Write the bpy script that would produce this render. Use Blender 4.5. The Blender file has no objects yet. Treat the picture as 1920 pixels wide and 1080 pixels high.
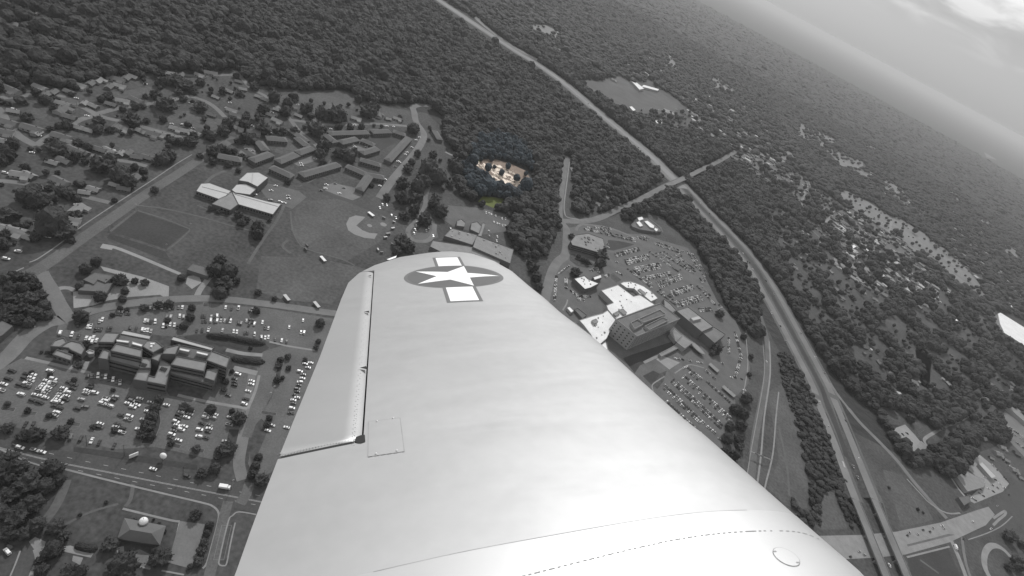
import bpy, bmesh, math, random
import numpy as np
from mathutils import Vector, Matrix, noise
from mathutils.geometry import tessellate_polygon
random.seed(7); rng = np.random.default_rng(7)
R = math.radians
scene = bpy.context.scene
COL = scene.collection

# ------------------------------------------------------------------ camera
H = 400.0                       # height of the camera above the ground, metres
FOC = 1000.0                    # focal length in pixels of a 1920 px wide frame
SL = 0.53
_d = np.array([1.0, SL]) / math.hypot(1, SL)
_n = np.array([_d[1], -_d[0]])
PITCH = math.atan(float((np.array([1640.0, 110.0]) - [960, 540]) @ _n) / FOC)
ROLL = math.atan2(_d[1], _d[0])
CR, SR, CP, SP = math.cos(ROLL), math.sin(ROLL), math.cos(PITCH), math.sin(PITCH)
Rv, Uv, Fv = Vector((1, 0, 0)), Vector((0, SP, CP)), Vector((0, CP, -SP))
CX, CY = CR * Rv + SR * Uv, -SR * Rv + CR * Uv
CAM = Vector((0, 0, H))

cam = bpy.data.cameras.new('camera'); camo = bpy.data.objects.new('camera', cam)
COL.objects.link(camo); scene.camera = camo
cam.sensor_width = 36; cam.lens = FOC / 1920 * 36
cam.clip_start = 0.05; cam.clip_end = 200000
m = Matrix((CX, CY, -Fv)).transposed().to_4x4(); m.translation = CAM
camo.matrix_world = m

# ------------------------------------------------------------------ sky, sun, exposure
SUN_EL, SUN_AZ = R(42), R(-15)          # azimuth clockwise from +Y
w = bpy.data.worlds.new('World'); scene.world = w; w.use_nodes = True
nt = w.node_tree; nt.nodes.clear()
def N(tree, typ, **k):
    n = tree.nodes.new(typ)
    for a, b in k.items():
        if a.startswith('i_'): n.inputs[a[2:].replace('_', ' ')].default_value = b
        else: setattr(n, a, b)
    return n
sky = N(nt, 'ShaderNodeTexSky', sky_type='NISHITA', sun_disc=False)
sky.sun_elevation = SUN_EL; sky.sun_rotation = SUN_AZ
sky.air_density = 1.0; sky.dust_density = 3.0; sky.altitude = 400
bw = N(nt, 'ShaderNodeRGBToBW'); nt.links.new(sky.outputs[0], bw.inputs[0])
tc = N(nt, 'ShaderNodeTexCoord'); sep = N(nt, 'ShaderNodeSeparateXYZ')
nt.links.new(tc.outputs['Generated'], sep.inputs[0])
def mth(tree, op, a, b=None, clamp=False):
    n = tree.nodes.new('ShaderNodeMath'); n.operation = op; n.use_clamp = clamp
    for i, v in enumerate((a, b)):
        if v is None: continue
        if isinstance(v, (int, float)): n.inputs[i].default_value = v
        else: tree.links.new(v, n.inputs[i])
    return n.outputs[0]
# cloud layer: project the view direction on a flat deck
zc = mth(nt, 'MAXIMUM', sep.outputs[2], 0.0); zc = mth(nt, 'ADD', zc, 0.20)
ux = mth(nt, 'DIVIDE', sep.outputs[0], zc); uy = mth(nt, 'DIVIDE', sep.outputs[1], zc)
cmb = N(nt, 'ShaderNodeCombineXYZ'); nt.links.new(ux, cmb.inputs[0]); nt.links.new(uy, cmb.inputs[1])
cl = N(nt, 'ShaderNodeTexNoise'); cl.inputs['Scale'].default_value = 2.6; cl.inputs['Detail'].default_value = 9
cl.inputs['Roughness'].default_value = 0.52; cl.inputs['Distortion'].default_value = 0.5
nt.links.new(cmb.outputs[0], cl.inputs['Vector'])
cr1 = N(nt, 'ShaderNodeValToRGB'); nt.links.new(cl.outputs[0], cr1.inputs[0])
e = cr1.color_ramp.elements; e[0].position = 0.36; e[0].color = (4.5, 4.5, 4.5, 1); e[1].position = 0.62; e[1].color = (10.5, 10.5, 10.5, 1)
el = e.new(0.47); el.color = (5.6, 5.6, 5.6, 1)
# share of the deck that shows: nothing at the hazy horizon, full above
cov = mth(nt, 'MULTIPLY', mth(nt, 'SUBTRACT', sep.outputs[2], 0.05), 11.0, True)
mixc = N(nt, 'ShaderNodeMix', data_type='RGBA')
nt.links.new(cov, mixc.inputs['Factor'])
hz = N(nt, 'ShaderNodeMix', data_type='RGBA'); hz.inputs['Factor'].default_value = 0.75
nt.links.new(bw.outputs[0], hz.inputs['A']); hz.inputs['B'].default_value = (5.0, 5.0, 5.0, 1)
nt.links.new(hz.outputs['Result'], mixc.inputs['A']); nt.links.new(cr1.outputs[0], mixc.inputs['B'])
bg = N(nt, 'ShaderNodeBackground'); bg.inputs['Strength'].default_value = 0.10
nt.links.new(mixc.outputs['Result'], bg.inputs[0])
wo = N(nt, 'ShaderNodeOutputWorld'); nt.links.new(bg.outputs[0], wo.inputs[0])

sl = bpy.data.lights.new('sun', 'SUN'); so = bpy.data.objects.new('sun', sl); COL.objects.link(so)
sl.energy = 3.1; sl.angle = R(0.8); sl.color = (1, 1, 1)
sd = Vector((math.sin(SUN_AZ) * math.cos(SUN_EL), math.cos(SUN_AZ) * math.cos(SUN_EL), math.sin(SUN_EL)))
so.rotation_euler = sd.to_track_quat('Z', 'Y').to_euler(); so.location = (0, 0, 900)
vs = scene.view_settings
vs.view_transform = 'Standard'; vs.look = 'None'; vs.exposure = 0.0; vs.gamma = 1; vs.use_curve_mapping = False
scene.render.engine = 'CYCLES'; scene.cycles.volume_bounces = 0; scene.cycles.max_bounces = 4
scene.cycles.diffuse_bounces = 2; scene.cycles.glossy_bounces = 2; scene.cycles.transparent_max_bounces = 4

# ------------------------------------------------------------------ pixel <-> place
def ray(x, y):
    dx, dy = x - 960, y - 540
    return Fv * FOC + CX * dx - CY * dy
def P(x, y, z=0.0):
    "the point of the place at height z that the photograph shows at x, y"
    r = ray(x, y); k = (z - H) / r.z
    return Vector((r.x * k, r.y * k, z))
def proj(X, Y, Z=0.0):
    X = np.asarray(X, float); Y = np.asarray(Y, float); Z = np.asarray(Z, float) - H
    a = X * CX.x + Y * CX.y + Z * CX.z; b = X * CY.x + Y * CY.y + Z * CY.z; c = X * Fv.x + Y * Fv.y + Z * Fv.z
    return 960 + FOC * a / c, 540 - FOC * b / c, c
def inside(px, py, poly):
    r = np.zeros(px.shape, bool); n = len(poly); j = n - 1
    for i in range(n):
        xi, yi = poly[i]; xj, yj = poly[j]
        if yi != yj:
            c = ((yi > py) != (yj > py)) & (px < (xj - xi) * (py - yi) / (yj - yi) + xi)
            r ^= c
        j = i
    return r
def mpp(x, y): return (P(x + 1, y) - P(x, y)).length

# ------------------------------------------------------------------ materials
MT = {}
def mat(name, v, rough=0.9, var=0.15, sc=0.05, metal=0.0, bump=0.0, bsc=None, col=None, fine=0.0, spec=0.3, objrand=0.0):
    if name in MT: return MT[name]
    mm = bpy.data.materials.new(name); mm.use_nodes = True; t = mm.node_tree
    b = t.nodes['Principled BSDF']; b.inputs['Roughness'].default_value = rough; b.inputs['Metallic'].default_value = metal
    b.inputs['Specular IOR Level'].default_value = spec
    c = col or (v, v, v)
    g = N(t, 'ShaderNodeNewGeometry')
    n1 = N(t, 'ShaderNodeTexNoise'); n1.inputs['Scale'].default_value = sc; n1.inputs['Detail'].default_value = 8
    n1.inputs['Roughness'].default_value = 0.62
    t.links.new(g.outputs['Position'], n1.inputs['Vector'])
    f = mth(t, 'MULTIPLY', mth(t, 'SUBTRACT', n1.outputs[0], 0.5), 4 * var)
    if fine:
        n2 = N(t, 'ShaderNodeTexNoise'); n2.inputs['Scale'].default_value = sc * 14; n2.inputs['Detail'].default_value = 4
        t.links.new(g.outputs['Position'], n2.inputs['Vector'])
        f = mth(t, 'ADD', f, mth(t, 'MULTIPLY', mth(t, 'SUBTRACT', n2.outputs[0], 0.5), 4 * fine))
    if objrand:
        oi = N(t, 'ShaderNodeObjectInfo')
        f = mth(t, 'ADD', f, mth(t, 'MULTIPLY', mth(t, 'SUBTRACT', oi.outputs['Random'], 0.5), 2 * objrand))
    f = mth(t, 'MAXIMUM', mth(t, 'ADD', f, 1.0), 0.25)
    vm = N(t, 'ShaderNodeVectorMath', operation='SCALE'); vm.inputs[0].default_value = c
    t.links.new(f, vm.inputs['Scale']); t.links.new(vm.outputs[0], b.inputs['Base Color'])
    if bump:
        n3 = N(t, 'ShaderNodeTexNoise'); n3.inputs['Scale'].default_value = bsc or sc * 10; n3.inputs['Detail'].default_value = 5
        t.links.new(g.outputs['Position'], n3.inputs['Vector'])
        bp = N(t, 'ShaderNodeBump'); bp.inputs['Distance'].default_value = bump; bp.inputs['Strength'].default_value = 1
        t.links.new(n3.outputs[0], bp.inputs['Height']); t.links.new(bp.outputs[0], b.inputs['Normal'])
    MT[name] = mm; return mm
M_floor = mat('forest_floor', 0.025, var=0.25, sc=0.004, fine=0.18, bump=6.0, bsc=0.05)
M_lawn = mat('lawn', 0.053, var=0.42, sc=0.02, fine=0.45)
M_field = mat('field_grass', 0.072, var=0.32, sc=0.022, fine=0.34)
M_dark = mat('dark_turf', 0.037, var=0.25, sc=0.03, fine=0.25)
M_asph = mat('asphalt', 0.096, var=0.24, sc=0.05, fine=0.22)
M_asph2 = mat('worn_asphalt', 0.135, var=0.24, sc=0.05, fine=0.09)
M_road = mat('dark_road', 0.056, var=0.2, sc=0.05, fine=0.2)
M_conc = mat('concrete', 0.20, var=0.2, sc=0.09, fine=0.07)
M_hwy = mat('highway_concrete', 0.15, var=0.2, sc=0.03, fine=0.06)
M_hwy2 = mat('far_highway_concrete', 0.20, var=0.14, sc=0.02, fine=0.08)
M_verge = mat('dry_verge', 0.088, var=0.22, sc=0.03, fine=0.18)
M_grav = mat('gravel', 0.23, var=0.14, sc=0.06, fine=0.10)
M_dirt = mat('infield_dirt', 0.20, var=0.06, sc=0.08, fine=0.04)
M_scrub = mat('pale_scrub', 0.155, var=0.22, sc=0.02, fine=0.15)
M_stall = mat('worn_stall_paint', 0.15, var=0.2, sc=0.3)
M_paint = mat('road_paint', 0.40, var=0.12, sc=0.6)
M_white = mat('white_membrane', 0.66, var=0.13, sc=0.06, fine=0.12)
M_lroof = mat('pale_metal_roof', 0.36, rough=0.55, var=0.06, sc=0.12, fine=0.04)
M_groof = mat('grey_roof', 0.19, rough=0.8, var=0.16, sc=0.15, fine=0.06)
M_droof = mat('dark_shingle', 0.11, var=0.12, sc=0.2, fine=0.10)
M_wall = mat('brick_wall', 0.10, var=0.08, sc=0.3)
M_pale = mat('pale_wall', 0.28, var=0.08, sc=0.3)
M_twall = mat('tower_wall', 0.27, var=0.06, sc=0.2)
M_glass = mat('window_glass', 0.02, rough=0.15, var=0.05, spec=0.6)
M_tyre = mat('tyre', 0.02, rough=0.8, var=0.02)
M_bark = mat('bark', 0.07, var=0.15, sc=1.0)
M_steel = mat('galvanised_steel', 0.35, rough=0.5, metal=0.4, var=0.05)
M_leaf = mat('foliage', 0.036, rough=0.75, var=0.30, sc=0.25, fine=0.25, objrand=0.28, bump=1.2, bsc=0.9)
M_leafd = mat('dark_foliage', 0.025, rough=0.75, var=0.28, sc=0.3, fine=0.25, objrand=0.2, bump=1.0, bsc=0.9)
M_forest = mat('forest_foliage', 0.0235, rough=0.8, var=0.55, sc=0.0045, fine=0.34, objrand=0.45, bump=2.2, bsc=0.35)
# the clearing in the wood is the one place the photograph shows in colour
M_cforest = mat('green_foliage', 0.04, rough=0.8, var=0.2, sc=0.02, fine=0.35, col=(0.019, 0.028, 0.036), objrand=0.35, bump=2.0, bsc=0.35)
M_cgrass = mat('green_grass', 0.1, col=(0.105, 0.125, 0.035), var=0.15, sc=0.05, fine=0.1)
M_cdirt = mat('brown_earth', 0.1, col=(0.20, 0.155, 0.125), var=0.25, sc=0.05, fine=0.2)
M_crub = mat('cream_rubble', 0.6, col=(0.80, 0.70, 0.60), var=0.13, sc=0.12, fine=0.12)
t_ = M_crub.node_tree; b_ = t_.nodes['Principled BSDF']; lk = b_.inputs['Base Color'].links[0].from_socket
g_ = N(t_, 'ShaderNodeNewGeometry'); nz_ = N(t_, 'ShaderNodeTexNoise'); nz_.inputs['Scale'].default_value = .11; nz_.inputs['Detail'].default_value = 6; t_.links.new(g_.outputs['Position'], nz_.inputs['Vector'])
rmp = N(t_, 'ShaderNodeValToRGB'); rmp.color_ramp.elements[0].position = .47; rmp.color_ramp.elements[1].position = .53; t_.links.new(nz_.outputs[0], rmp.inputs[0])
mx_ = N(t_, 'ShaderNodeMix', data_type='RGBA'); t_.links.new(rmp.outputs[0], mx_.inputs['Factor']); mx_.inputs['A'].default_value = (.17, .13, .105, 1); t_.links.new(lk, mx_.inputs['B']); t_.links.new(mx_.outputs['Result'], b_.inputs['Base Color'])
M_crock = mat('cream_rock', 0.6, col=(0.83, 0.75, 0.65), var=0.2, sc=0.3, fine=0.1)
PAINTS = {}
for nm, v, ro in (('white', .66, .35), ('silver', .36, .3), ('grey', .15, .3), ('dark', .035, .25), ('black', .015, .25)):
    PAINTS[nm] = mat('car_paint_' + nm, v, rough=ro, var=0.01, spec=0.7, metal=0.25 if nm in ('silver', 'grey') else 0.0)

# ------------------------------------------------------------------ builders
def tag(o, label=None, cat=None, group=None, kind=None):
    if label: o['label'] = label
    if cat: o['category'] = cat
    if group: o['group'] = group
    if kind: o['kind'] = kind
    return o
def meshobj(name, verts, faces, mats, parent=None, mi=None, smooth=False):
    me = bpy.data.meshes.new(name); me.from_pydata([tuple(v) for v in verts], [], faces)
    for mm in (mats if isinstance(mats, (list, tuple)) else [mats]): me.materials.append(mm)
    if mi: me.polygons.foreach_set('material_index', mi)
    if smooth: me.polygons.foreach_set('use_smooth', [True] * len(me.polygons))
    me.update(); o = bpy.data.objects.new(name, me); COL.objects.link(o)
    if parent: o.parent = parent
    return o
def thing(name, label, cat, loc=(0, 0, 0), group=None, rz=0):
    o = bpy.data.objects.new(name, None); COL.objects.link(o); o.location = loc; o.rotation_euler = (0, 0, rz)
    o.empty_display_size = 0.5
    return tag(o, label, cat, group)
class MB:
    def __init__(s): s.v = []; s.f = []; s.mi = []
    def add(s, vs, fs, mi=0):
        b = len(s.v); s.v += [tuple(v) for v in vs]; s.f += [tuple(i + b for i in f) for f in fs]; s.mi += [mi] * len(fs)
    def box(s, c, sz, rz=0, mi=0, top=1.0):
        x, y, z = sz[0] / 2, sz[1] / 2, sz[2]
        ca, sa = math.cos(rz), math.sin(rz); vs = []
        for zz, k in ((0, 1), (z, top)):
            for a, b in ((-x, -y), (x, -y), (x, y), (-x, y)):
                a *= k; b *= k; vs.append((c[0] + a * ca - b * sa, c[1] + a * sa + b * ca, c[2] + zz))
        s.add(vs, [(0, 3, 2, 1), (4, 5, 6, 7), (0, 1, 5, 4), (1, 2, 6, 5), (2, 3, 7, 6), (3, 0, 4, 7)], mi)
    def tube(s, a, b, r0, r1=None, n=6, mi=0):
        a, b = Vector(a), Vector(b); r1 = r0 if r1 is None else r1
        d = (b - a).normalized(); u = d.orthogonal().normalized(); w_ = d.cross(u); vs = []
        for p, r in ((a, r0), (b, r1)):
            for i in range(n):
                t = 2 * math.pi * i / n; vs.append(p + u * math.cos(t) * r + w_ * math.sin(t) * r)
        s.add(vs, [(i, (i + 1) % n, n + (i + 1) % n, n + i) for i in range(n)] + [tuple(range(n))[::-1], tuple(range(n, 2 * n))], mi)
    def build(s, name, mats, parent=None, smooth=False): return meshobj(name, s.v, s.f, mats, parent, s.mi, smooth)
def area2(p): return sum(p[i - 1][0] * p[i][1] - p[i][0] * p[i - 1][1] for i in range(len(p)))
def ccw(p): return p if area2(p) > 0 else p[::-1]
def fill(p):
    tr = tessellate_polygon([[Vector((a[0], a[1], 0)) for a in p]]); out = []
    for t in tr:
        a, b, c = (p[i] for i in t)
        s = (b[0] - a[0]) * (c[1] - a[1]) - (c[0] - a[0]) * (b[1] - a[1])
        out.append(t if s > 0 else t[::-1])
    return out
ZL = [0]
def zbump(z): ZL[0] += 1; return z + 0.0004 * ZL[0]
def sheet(name, poly, mt, z, parent=None, **k):
    "a ground patch given by its outline in the photograph"
    p = [tuple(P(*q))[:2] for q in poly]; z = zbump(z)
    o = meshobj(name, [(a, b, z) for a, b in p], fill(p), mt, parent)
    if not parent: tag(o, kind='structure', **k)
    return o
def smoothline(pts, n=4):
    if len(pts) < 3: return [Vector(p) for p in pts]
    pts = [Vector(p) for p in pts]; out = []
    for i in range(len(pts) - 1):
        p0, p1, p2, p3 = pts[max(i - 1, 0)], pts[i], pts[i + 1], pts[min(i + 2, len(pts) - 1)]
        for k in range(n):
            t = k / n
            out.append(0.5 * ((2 * p1) + (p2 - p0) * t + (2 * p0 - 5 * p1 + 4 * p2 - p3) * t * t + (3 * p1 - p0 - 3 * p2 + p3) * t ** 3))
    out.append(pts[-1]); return out
def offs(line, d):
    out = []
    for i, p in enumerate(line):
        a = line[max(i - 1, 0)]; b = line[min(i + 1, len(line) - 1)]
        t = (b - a); t.z = 0; t.normalize(); out.append(p + Vector((-t.y, t.x, 0)) * d)
    return out
def wline(px, zs=None, n=4):
    return smoothline([P(x, y, zs[i] if zs else 0) for i, (x, y) in enumerate(px)], n)
def strip(mb, line, wd, z, d=0, mi=0):
    a = offs(line, d + wd / 2); b = offs(line, d - wd / 2); vs = []
    for p, q in zip(a, b): vs += [(p.x, p.y, p.z + z), (q.x, q.y, q.z + z)]
    mb.add(vs, [(2 * i, 2 * i + 1, 2 * i + 3, 2 * i + 2) for i in range(len(line) - 1)], mi)
def dashes(mb, line, wd, z, d=0, on=3, off=9):
    acc = 0; L = offs(line, d)
    for a, b in zip(L, L[1:]):
        l = (b - a).length
        if l == 0: continue
        t = -acc
        while t < l:
            s0, s1 = max(t, 0), min(t + on, l)
            if s1 > s0: strip(mb, [a.lerp(b, s0 / l), a.lerp(b, s1 / l)], wd, z)
            t += on + off
        acc = (l - (t - on - off)) if t > l else 0
ROADS = []          # ribbons kept clear of trees: (line, half width)
def ribbon(name, px, wd, mt, z=0.12, zs=None, clear=2.0, n=4):
    L = wline(px, zs, n); mb = MB(); strip(mb, L, wd, zbump(z)); o = mb.build(name, mt); tag(o, kind='structure')
    ROADS.append(([(p.x, p.y) for p in L], wd / 2 + clear)); return L
def inset(p, d):
    "offset a CCW polygon inwards by d"
    n = len(p); out = []
    for i in range(n):
        a, b, c = Vector(p[i - 1]), Vector(p[i]), Vector(p[(i + 1) % n])
        u, v = (b - a).normalized(), (c - b).normalized()
        nu, nv = Vector((-u.y, u.x)), Vector((-v.y, v.x)); mdir = nu + nv
        k = d / max(0.35, (1 + nu.dot(nv)))
        out.append(tuple(b + mdir * k))
    return out
def prism(parent, poly, h, base=0.0, wall=M_wall, roof=M_groof, par=0.7, px=True, wname='wall', rname='roof'):
    "a flat-roofed block: wall with a parapet, roof deck inside it; outline traced at roof height"
    p = [tuple(P(x, y, h))[:2] for x, y in poly] if px else [tuple(q) for q in poly]
    p = ccw(p); n = len(p); q = inset(p, 0.45); m_ = MB()
    vs = [(x, y, base) for x, y in p] + [(x, y, h) for x, y in p] + [(x, y, h) for x, y in q] + [(x, y, h - par) for x, y in q]
    fs = []
    for i in range(n):
        j = (i + 1) % n; fs += [(i, j, n + j, n + i), (n + i, n + j, 2 * n + j, 2 * n + i), (2 * n + i, 2 * n + j, 3 * n + j, 3 * n + i)]
    m_.add(vs, fs); wobj = m_.build(wname, wall, parent)
    q2 = inset(p, 0.40)
    r = meshobj(rname, [(x, y, h - par - 0.01) for x, y in q2], fill(q2), roof, parent)
    return p, wobj, r
def windows(parent, p, edges, z0, z1, rows, pitch, frac=0.55, hfrac=0.5, band=False, mt=None):
    mb = MB()
    for i in edges:
        a, b = Vector(p[i]), Vector(p[(i + 1) % len(p)]); L = (b - a).length; u = (b - a) / L; nn = Vector((u.y, -u.x))
        k = 1 if band else max(1, int(L / pitch)); st = L / k
        for r in range(rows):
            hz0 = z0 + (z1 - z0) * (r + 0.5 - hfrac / 2) / rows; hz1 = z0 + (z1 - z0) * (r + 0.5 + hfrac / 2) / rows
            for c in range(k):
                s0 = (c + 0.5 - (0.48 if band else frac / 2)) * st; s1 = (c + 0.5 + (0.48 if band else frac / 2)) * st
                A, B = a + u * s0, a + u * s1; o1 = nn * 0.06; o0 = -nn * 0.1
                vs = [(*(A + o0), hz0), (*(B + o0), hz0), (*(B + o0), hz1), (*(A + o0), hz1), (*(A + o1), hz0), (*(B + o1), hz0), (*(B + o1), hz1), (*(A + o1), hz1)]
                mb.add(vs, [(4, 5, 6, 7), (0, 1, 5, 4), (3, 7, 6, 2), (0, 4, 7, 3), (1, 2, 6, 5)])
    o = mb.build('window', mt or M_glass, parent); o['kind'] = 'stuff'; return o
def copytree(o, parent=None):
    c = o.copy(); COL.objects.link(c)
    if parent: c.parent = parent
    for ch in o.children: copytree(ch, c)
    return c
ORD = 'first second third fourth fifth sixth seventh eighth ninth tenth eleventh twelfth thirteenth fourteenth fifteenth sixteenth seventeenth eighteenth nineteenth twentieth'.split()
TENS = {20: 'twenty', 30: 'thirty', 40: 'forty', 50: 'fifty'}
def ordn(i):
    if i < 20: return ORD[i]
    i += 1; t, u = i // 10 * 10, i % 10
    return TENS[t] + '-' + ORD[u - 1] if u else TENS[t][:-1] + 'ieth'

# ------------------------------------------------------------------ the ground
G0 = 90000
meshobj('ground', [(-G0, -G0, 0), (G0, -G0, 0), (G0, G0, 0), (-G0, G0, 0)], [(0, 1, 2, 3)], M_floor)['kind'] = 'structure'
LAWN = [(-500, 178), (0, 172), (80, 160), (150, 168), (200, 148), (300, 133), (440, 128), (520, 165), (640, 170), (690, 195), (800, 212), (830, 240),
        (850, 262), (870, 300), (880, 375), (960, 400), (1040, 430), (1050, 400), (1060, 300), (1100, 300), (1150, 360), (1180, 400), (1240, 405), (1300, 450),
        (1330, 540), (1390, 640), (1420, 570), (1450, 640), (1500, 720), (1580, 800), (1660, 840), (1740, 880), (1860, 840), (1960, 800), (2400, 900), (2600, 1400), (600, 1500), (-700, 1500)]
sheet('lawn', LAWN, M_lawn, 0.03)
for pl in ([(1647, 762), (1683, 768), (1703, 778), (1727, 790), (1752, 808), (1727, 826), (1714, 815), (1700, 800), (1684, 797), (1664, 795), (1648, 783)],
           [(1738, 822), (1768, 805), (1800, 792), (1830, 772), (1850, 768), (1862, 775), (1835, 800), (1795, 815), (1762, 838), (1743, 845)],
           [(1507, 478), (1532, 496), (1528, 512), (1512, 514)], [(1553, 498), (1590, 518), (1640, 556), (1662, 598), (1632, 582), (1600, 560), (1575, 546), (1553, 530)],
           [(1500, 533), (1530, 543), (1546, 563), (1535, 572), (1518, 557)], [(1642, 607), (1655, 592), (1670, 594), (1684, 611), (1682, 620), (1696, 636), (1672, 634), (1650, 626)],
           [(1694, 572), (1717, 576), (1738, 596), (1757, 615), (1763, 626), (1747, 620), (1725, 611), (1710, 603), (1698, 585)],
           [(1716, 657), (1733, 654), (1748, 667), (1746, 683), (1742, 730), (1726, 722), (1724, 690), (1718, 670)], [(1690, 690), (1702, 695), (1706, 725), (1694, 720)],
           [(1760, 575), (1775, 572), (1778, 590), (1765, 592)], [(1700, 490), (1712, 500), (1716, 515), (1704, 508)]):
    sheet('lawn', pl, M_lawn, 0.05)
CLEAR = [pl for pl in []]
# big fields
sheet('field', [(1073, 147), (1117, 153), (1160, 143), (1187, 157), (1237, 173), (1273, 197), (1262, 215), (1240, 212), (1190, 213), (1150, 200), (1107, 170)], M_field, 0.06)
sheet('field', [(520, 180), (570, 172), (640, 170), (668, 178), (665, 200), (620, 225), (580, 215)], M_field, 0.06)
sheet('field', [(175, 178), (320, 158), (335, 168), (200, 188)], M_field, 0.06)
sheet('field', [(60, 195), (75, 185), (100, 205), (80, 225), (60, 218)], M_field, 0.06)
sheet('field', [(290, 208), (370, 208), (425, 228), (400, 245), (300, 225)], M_field, 0.06)
sheet('field', [(180, 255), (240, 248), (310, 262), (310, 285), (285, 293), (200, 275)], M_field, 0.06)
sheet('field', [(525, 262), (560, 262), (580, 278), (540, 292), (515, 285)], M_field, 0.06)
sheet('field', [(560, 378), (640, 372), (665, 385), (745, 410), (735, 440), (650, 490), (570, 465), (545, 430)], M_field, 0.06)
sheet('field', [(660, 262), (700, 256), (755, 258), (700, 292), (640, 285)], M_dark, 0.06)
sheet('field', [(257, 396), (356, 430), (311, 467), (209, 434)], M_dark, 0.07)
sheet('field', [(206, 438), (309, 471), (322, 492), (200, 446)], M_dark, 0.07)
sheet('field', [(490, 480), (600, 485), (690, 505), (620, 570), (530, 562), (480, 545)], M_field, 0.06)
sheet('field', [(1440, 735), (1465, 720), (1495, 790), (1512, 860), (1515, 920), (1512, 965), (1470, 945), (1440, 915), (1460, 860)], M_field, 0.06)
sheet('field', [(1540, 925), (1552, 920), (1565, 925), (1580, 960), (1588, 992), (1538, 993)], M_field, 0.06)
sheet('field', [(1655, 880), (1690, 890), (1740, 955), (1750, 975), (1690, 990), (1675, 940)], M_field, 0.06)
sheet('field', [(1700, 1045), (1775, 1022), (1800, 1080), (1810, 1120), (1720, 1120)], M_dark, 0.06)
sheet('field', [(1082, 567), (1120, 560), (1140, 574), (1130, 586), (1107, 592), (1092, 580)], M_dark, 0.10)
# pale clearings far off
for pl in ([(1380, 250), (1395, 246), (1420, 262), (1405, 268)], [(1455, 285), (1480, 283), (1500, 300), (1470, 300)], [(1610, 262), (1640, 275), (1655, 292), (1625, 280)], [(1770, 352), (1795, 362), (1815, 385), (1785, 375)], [(1830, 405), (1850, 412), (1862, 432), (1840, 425)], [(1880, 455), (1905, 470), (1910, 488), (1885, 475)], [(1520, 205), (1545, 215), (1530, 218)], [(1450, 160), (1470, 172), (1455, 172)], [(1330, 205), (1350, 210), (1345, 218), (1330, 214)], [(993, 46), (1023, 47), (1053, 62), (1040, 74), (1007, 60)], [(1335, 147), (1352, 148), (1360, 163), (1377, 169), (1363, 176), (1348, 169), (1338, 176), (1333, 172), (1342, 160)],
           [(1245, 112), (1267, 112), (1270, 125), (1263, 135), (1257, 125), (1245, 135)], [(1295, 142), (1313, 143), (1314, 147), (1297, 146)],
           [(1472, 233), (1493, 247), (1497, 230), (1527, 243), (1570, 263), (1562, 278), (1580, 290), (1617, 303), (1620, 320), (1640, 337), (1600, 322), (1563, 303), (1543, 284), (1533, 268), (1500, 263), (1487, 247)],
           [(1650, 348), (1658, 334), (1693, 358), (1706, 381), (1693, 381), (1670, 363)], [(1348, 113), (1372, 122), (1393, 134), (1425, 150), (1393, 139), (1365, 126)],
           [(1088, 79), (1105, 84), (1110, 90), (1095, 88)], [(1262, 142), (1272, 150), (1268, 153)], [(1276, 177), (1290, 190), (1284, 190)], [(1540, 226), (1566, 244), (1560, 244)],
           [(1740, 285), (1752, 292), (1742, 292)], [(1412, 167), (1440, 182), (1430, 183)], [(1350, 218), (1372, 225), (1365, 228)],
           [(880, 8), (900, 15), (925, 45), (915, 48)], [(940, 20), (980, 28), (1000, 45), (975, 40)], [(1600, 215), (1625, 226), (1612, 226)], [(1845, 285), (1870, 300), (1850, 295)], [(430, 27), (380, 14), (440, 45), (434, 48)]):
    sheet('field', pl, M_scrub, 0.08)
# corridor right of the wood
STRIP = [(1555, 350), (1600, 362), (1650, 392), (1690, 412), (1740, 442), (1790, 480), (1835, 530), (1852, 562), (1835, 560), (1790, 525), (1740, 487), (1690, 458), (1640, 422), (1590, 385)]
sheet('field', STRIP, M_scrub, 0.08)
for pl in ([(1430, 380), (1700, 470), (1840, 590), (1880, 640), (1870, 700), (1900, 790), (1700, 750), (1600, 700), (1500, 580), (1440, 480)], [(1075, 300), (1150, 350), (1170, 385), (1098, 402), (1070, 395)], [(1560, 285), (1700, 330), (1960, 500), (1960, 590), (1870, 560), (1700, 400), (1600, 345)], [(1300, 100), (1460, 220), (1470, 320), (1360, 280), (1200, 200), (1150, 130)]): sheet('lawn', pl, M_lawn, 0.03)
LOT_E = [(1368, 300), (1390, 287), (1440, 296), (1500, 328), (1560, 372), (1640, 418), (1700, 455), (1720, 480), (1690, 492), (1640, 470), (1560, 422), (1500, 392), (1440, 350)]
sheet('car_park', LOT_E, M_asph, 0.09)
# car parks, left
LOT_A = [(-40, 660), (5, 690), (40, 672), (165, 698), (245, 722), (250, 712), (310, 730), (318, 742), (455, 767), (462, 775), (455, 805), (440, 850), (400, 862), (290, 838), (215, 843), (120, 818), (-40, 790)]
sheet('car_park', LOT_A, M_asph, 0.09)
sheet('car_park', [(115, 592), (150, 600), (190, 585), (300, 575), (400, 570), (500, 578), (640, 600), (630, 660), (598, 655), (500, 640), (430, 626), (380, 625), (330, 632), (230, 622), (190, 640), (150, 640), (105, 625)], M_asph, 0.09)
sheet('car_park', [(380, 745), (420, 690), (440, 695), (483, 700), (463, 765), (380, 748)], M_asph, 0.10)
sheet('car_park', [(490, 660), (540, 645), (600, 655), (640, 660), (560, 860), (480, 900), (465, 870), (478, 790)], M_asph, 0.10)
sheet('lawn', [(480, 795), (490, 785), (505, 800), (480, 860), (470, 870), (468, 830)], M_lawn, 0.12)
sheet('lawn', [(345, 632), (380, 628), (490, 640), (505, 652), (490, 662), (425, 650), (350, 636)], M_dark, 0.12)
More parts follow.
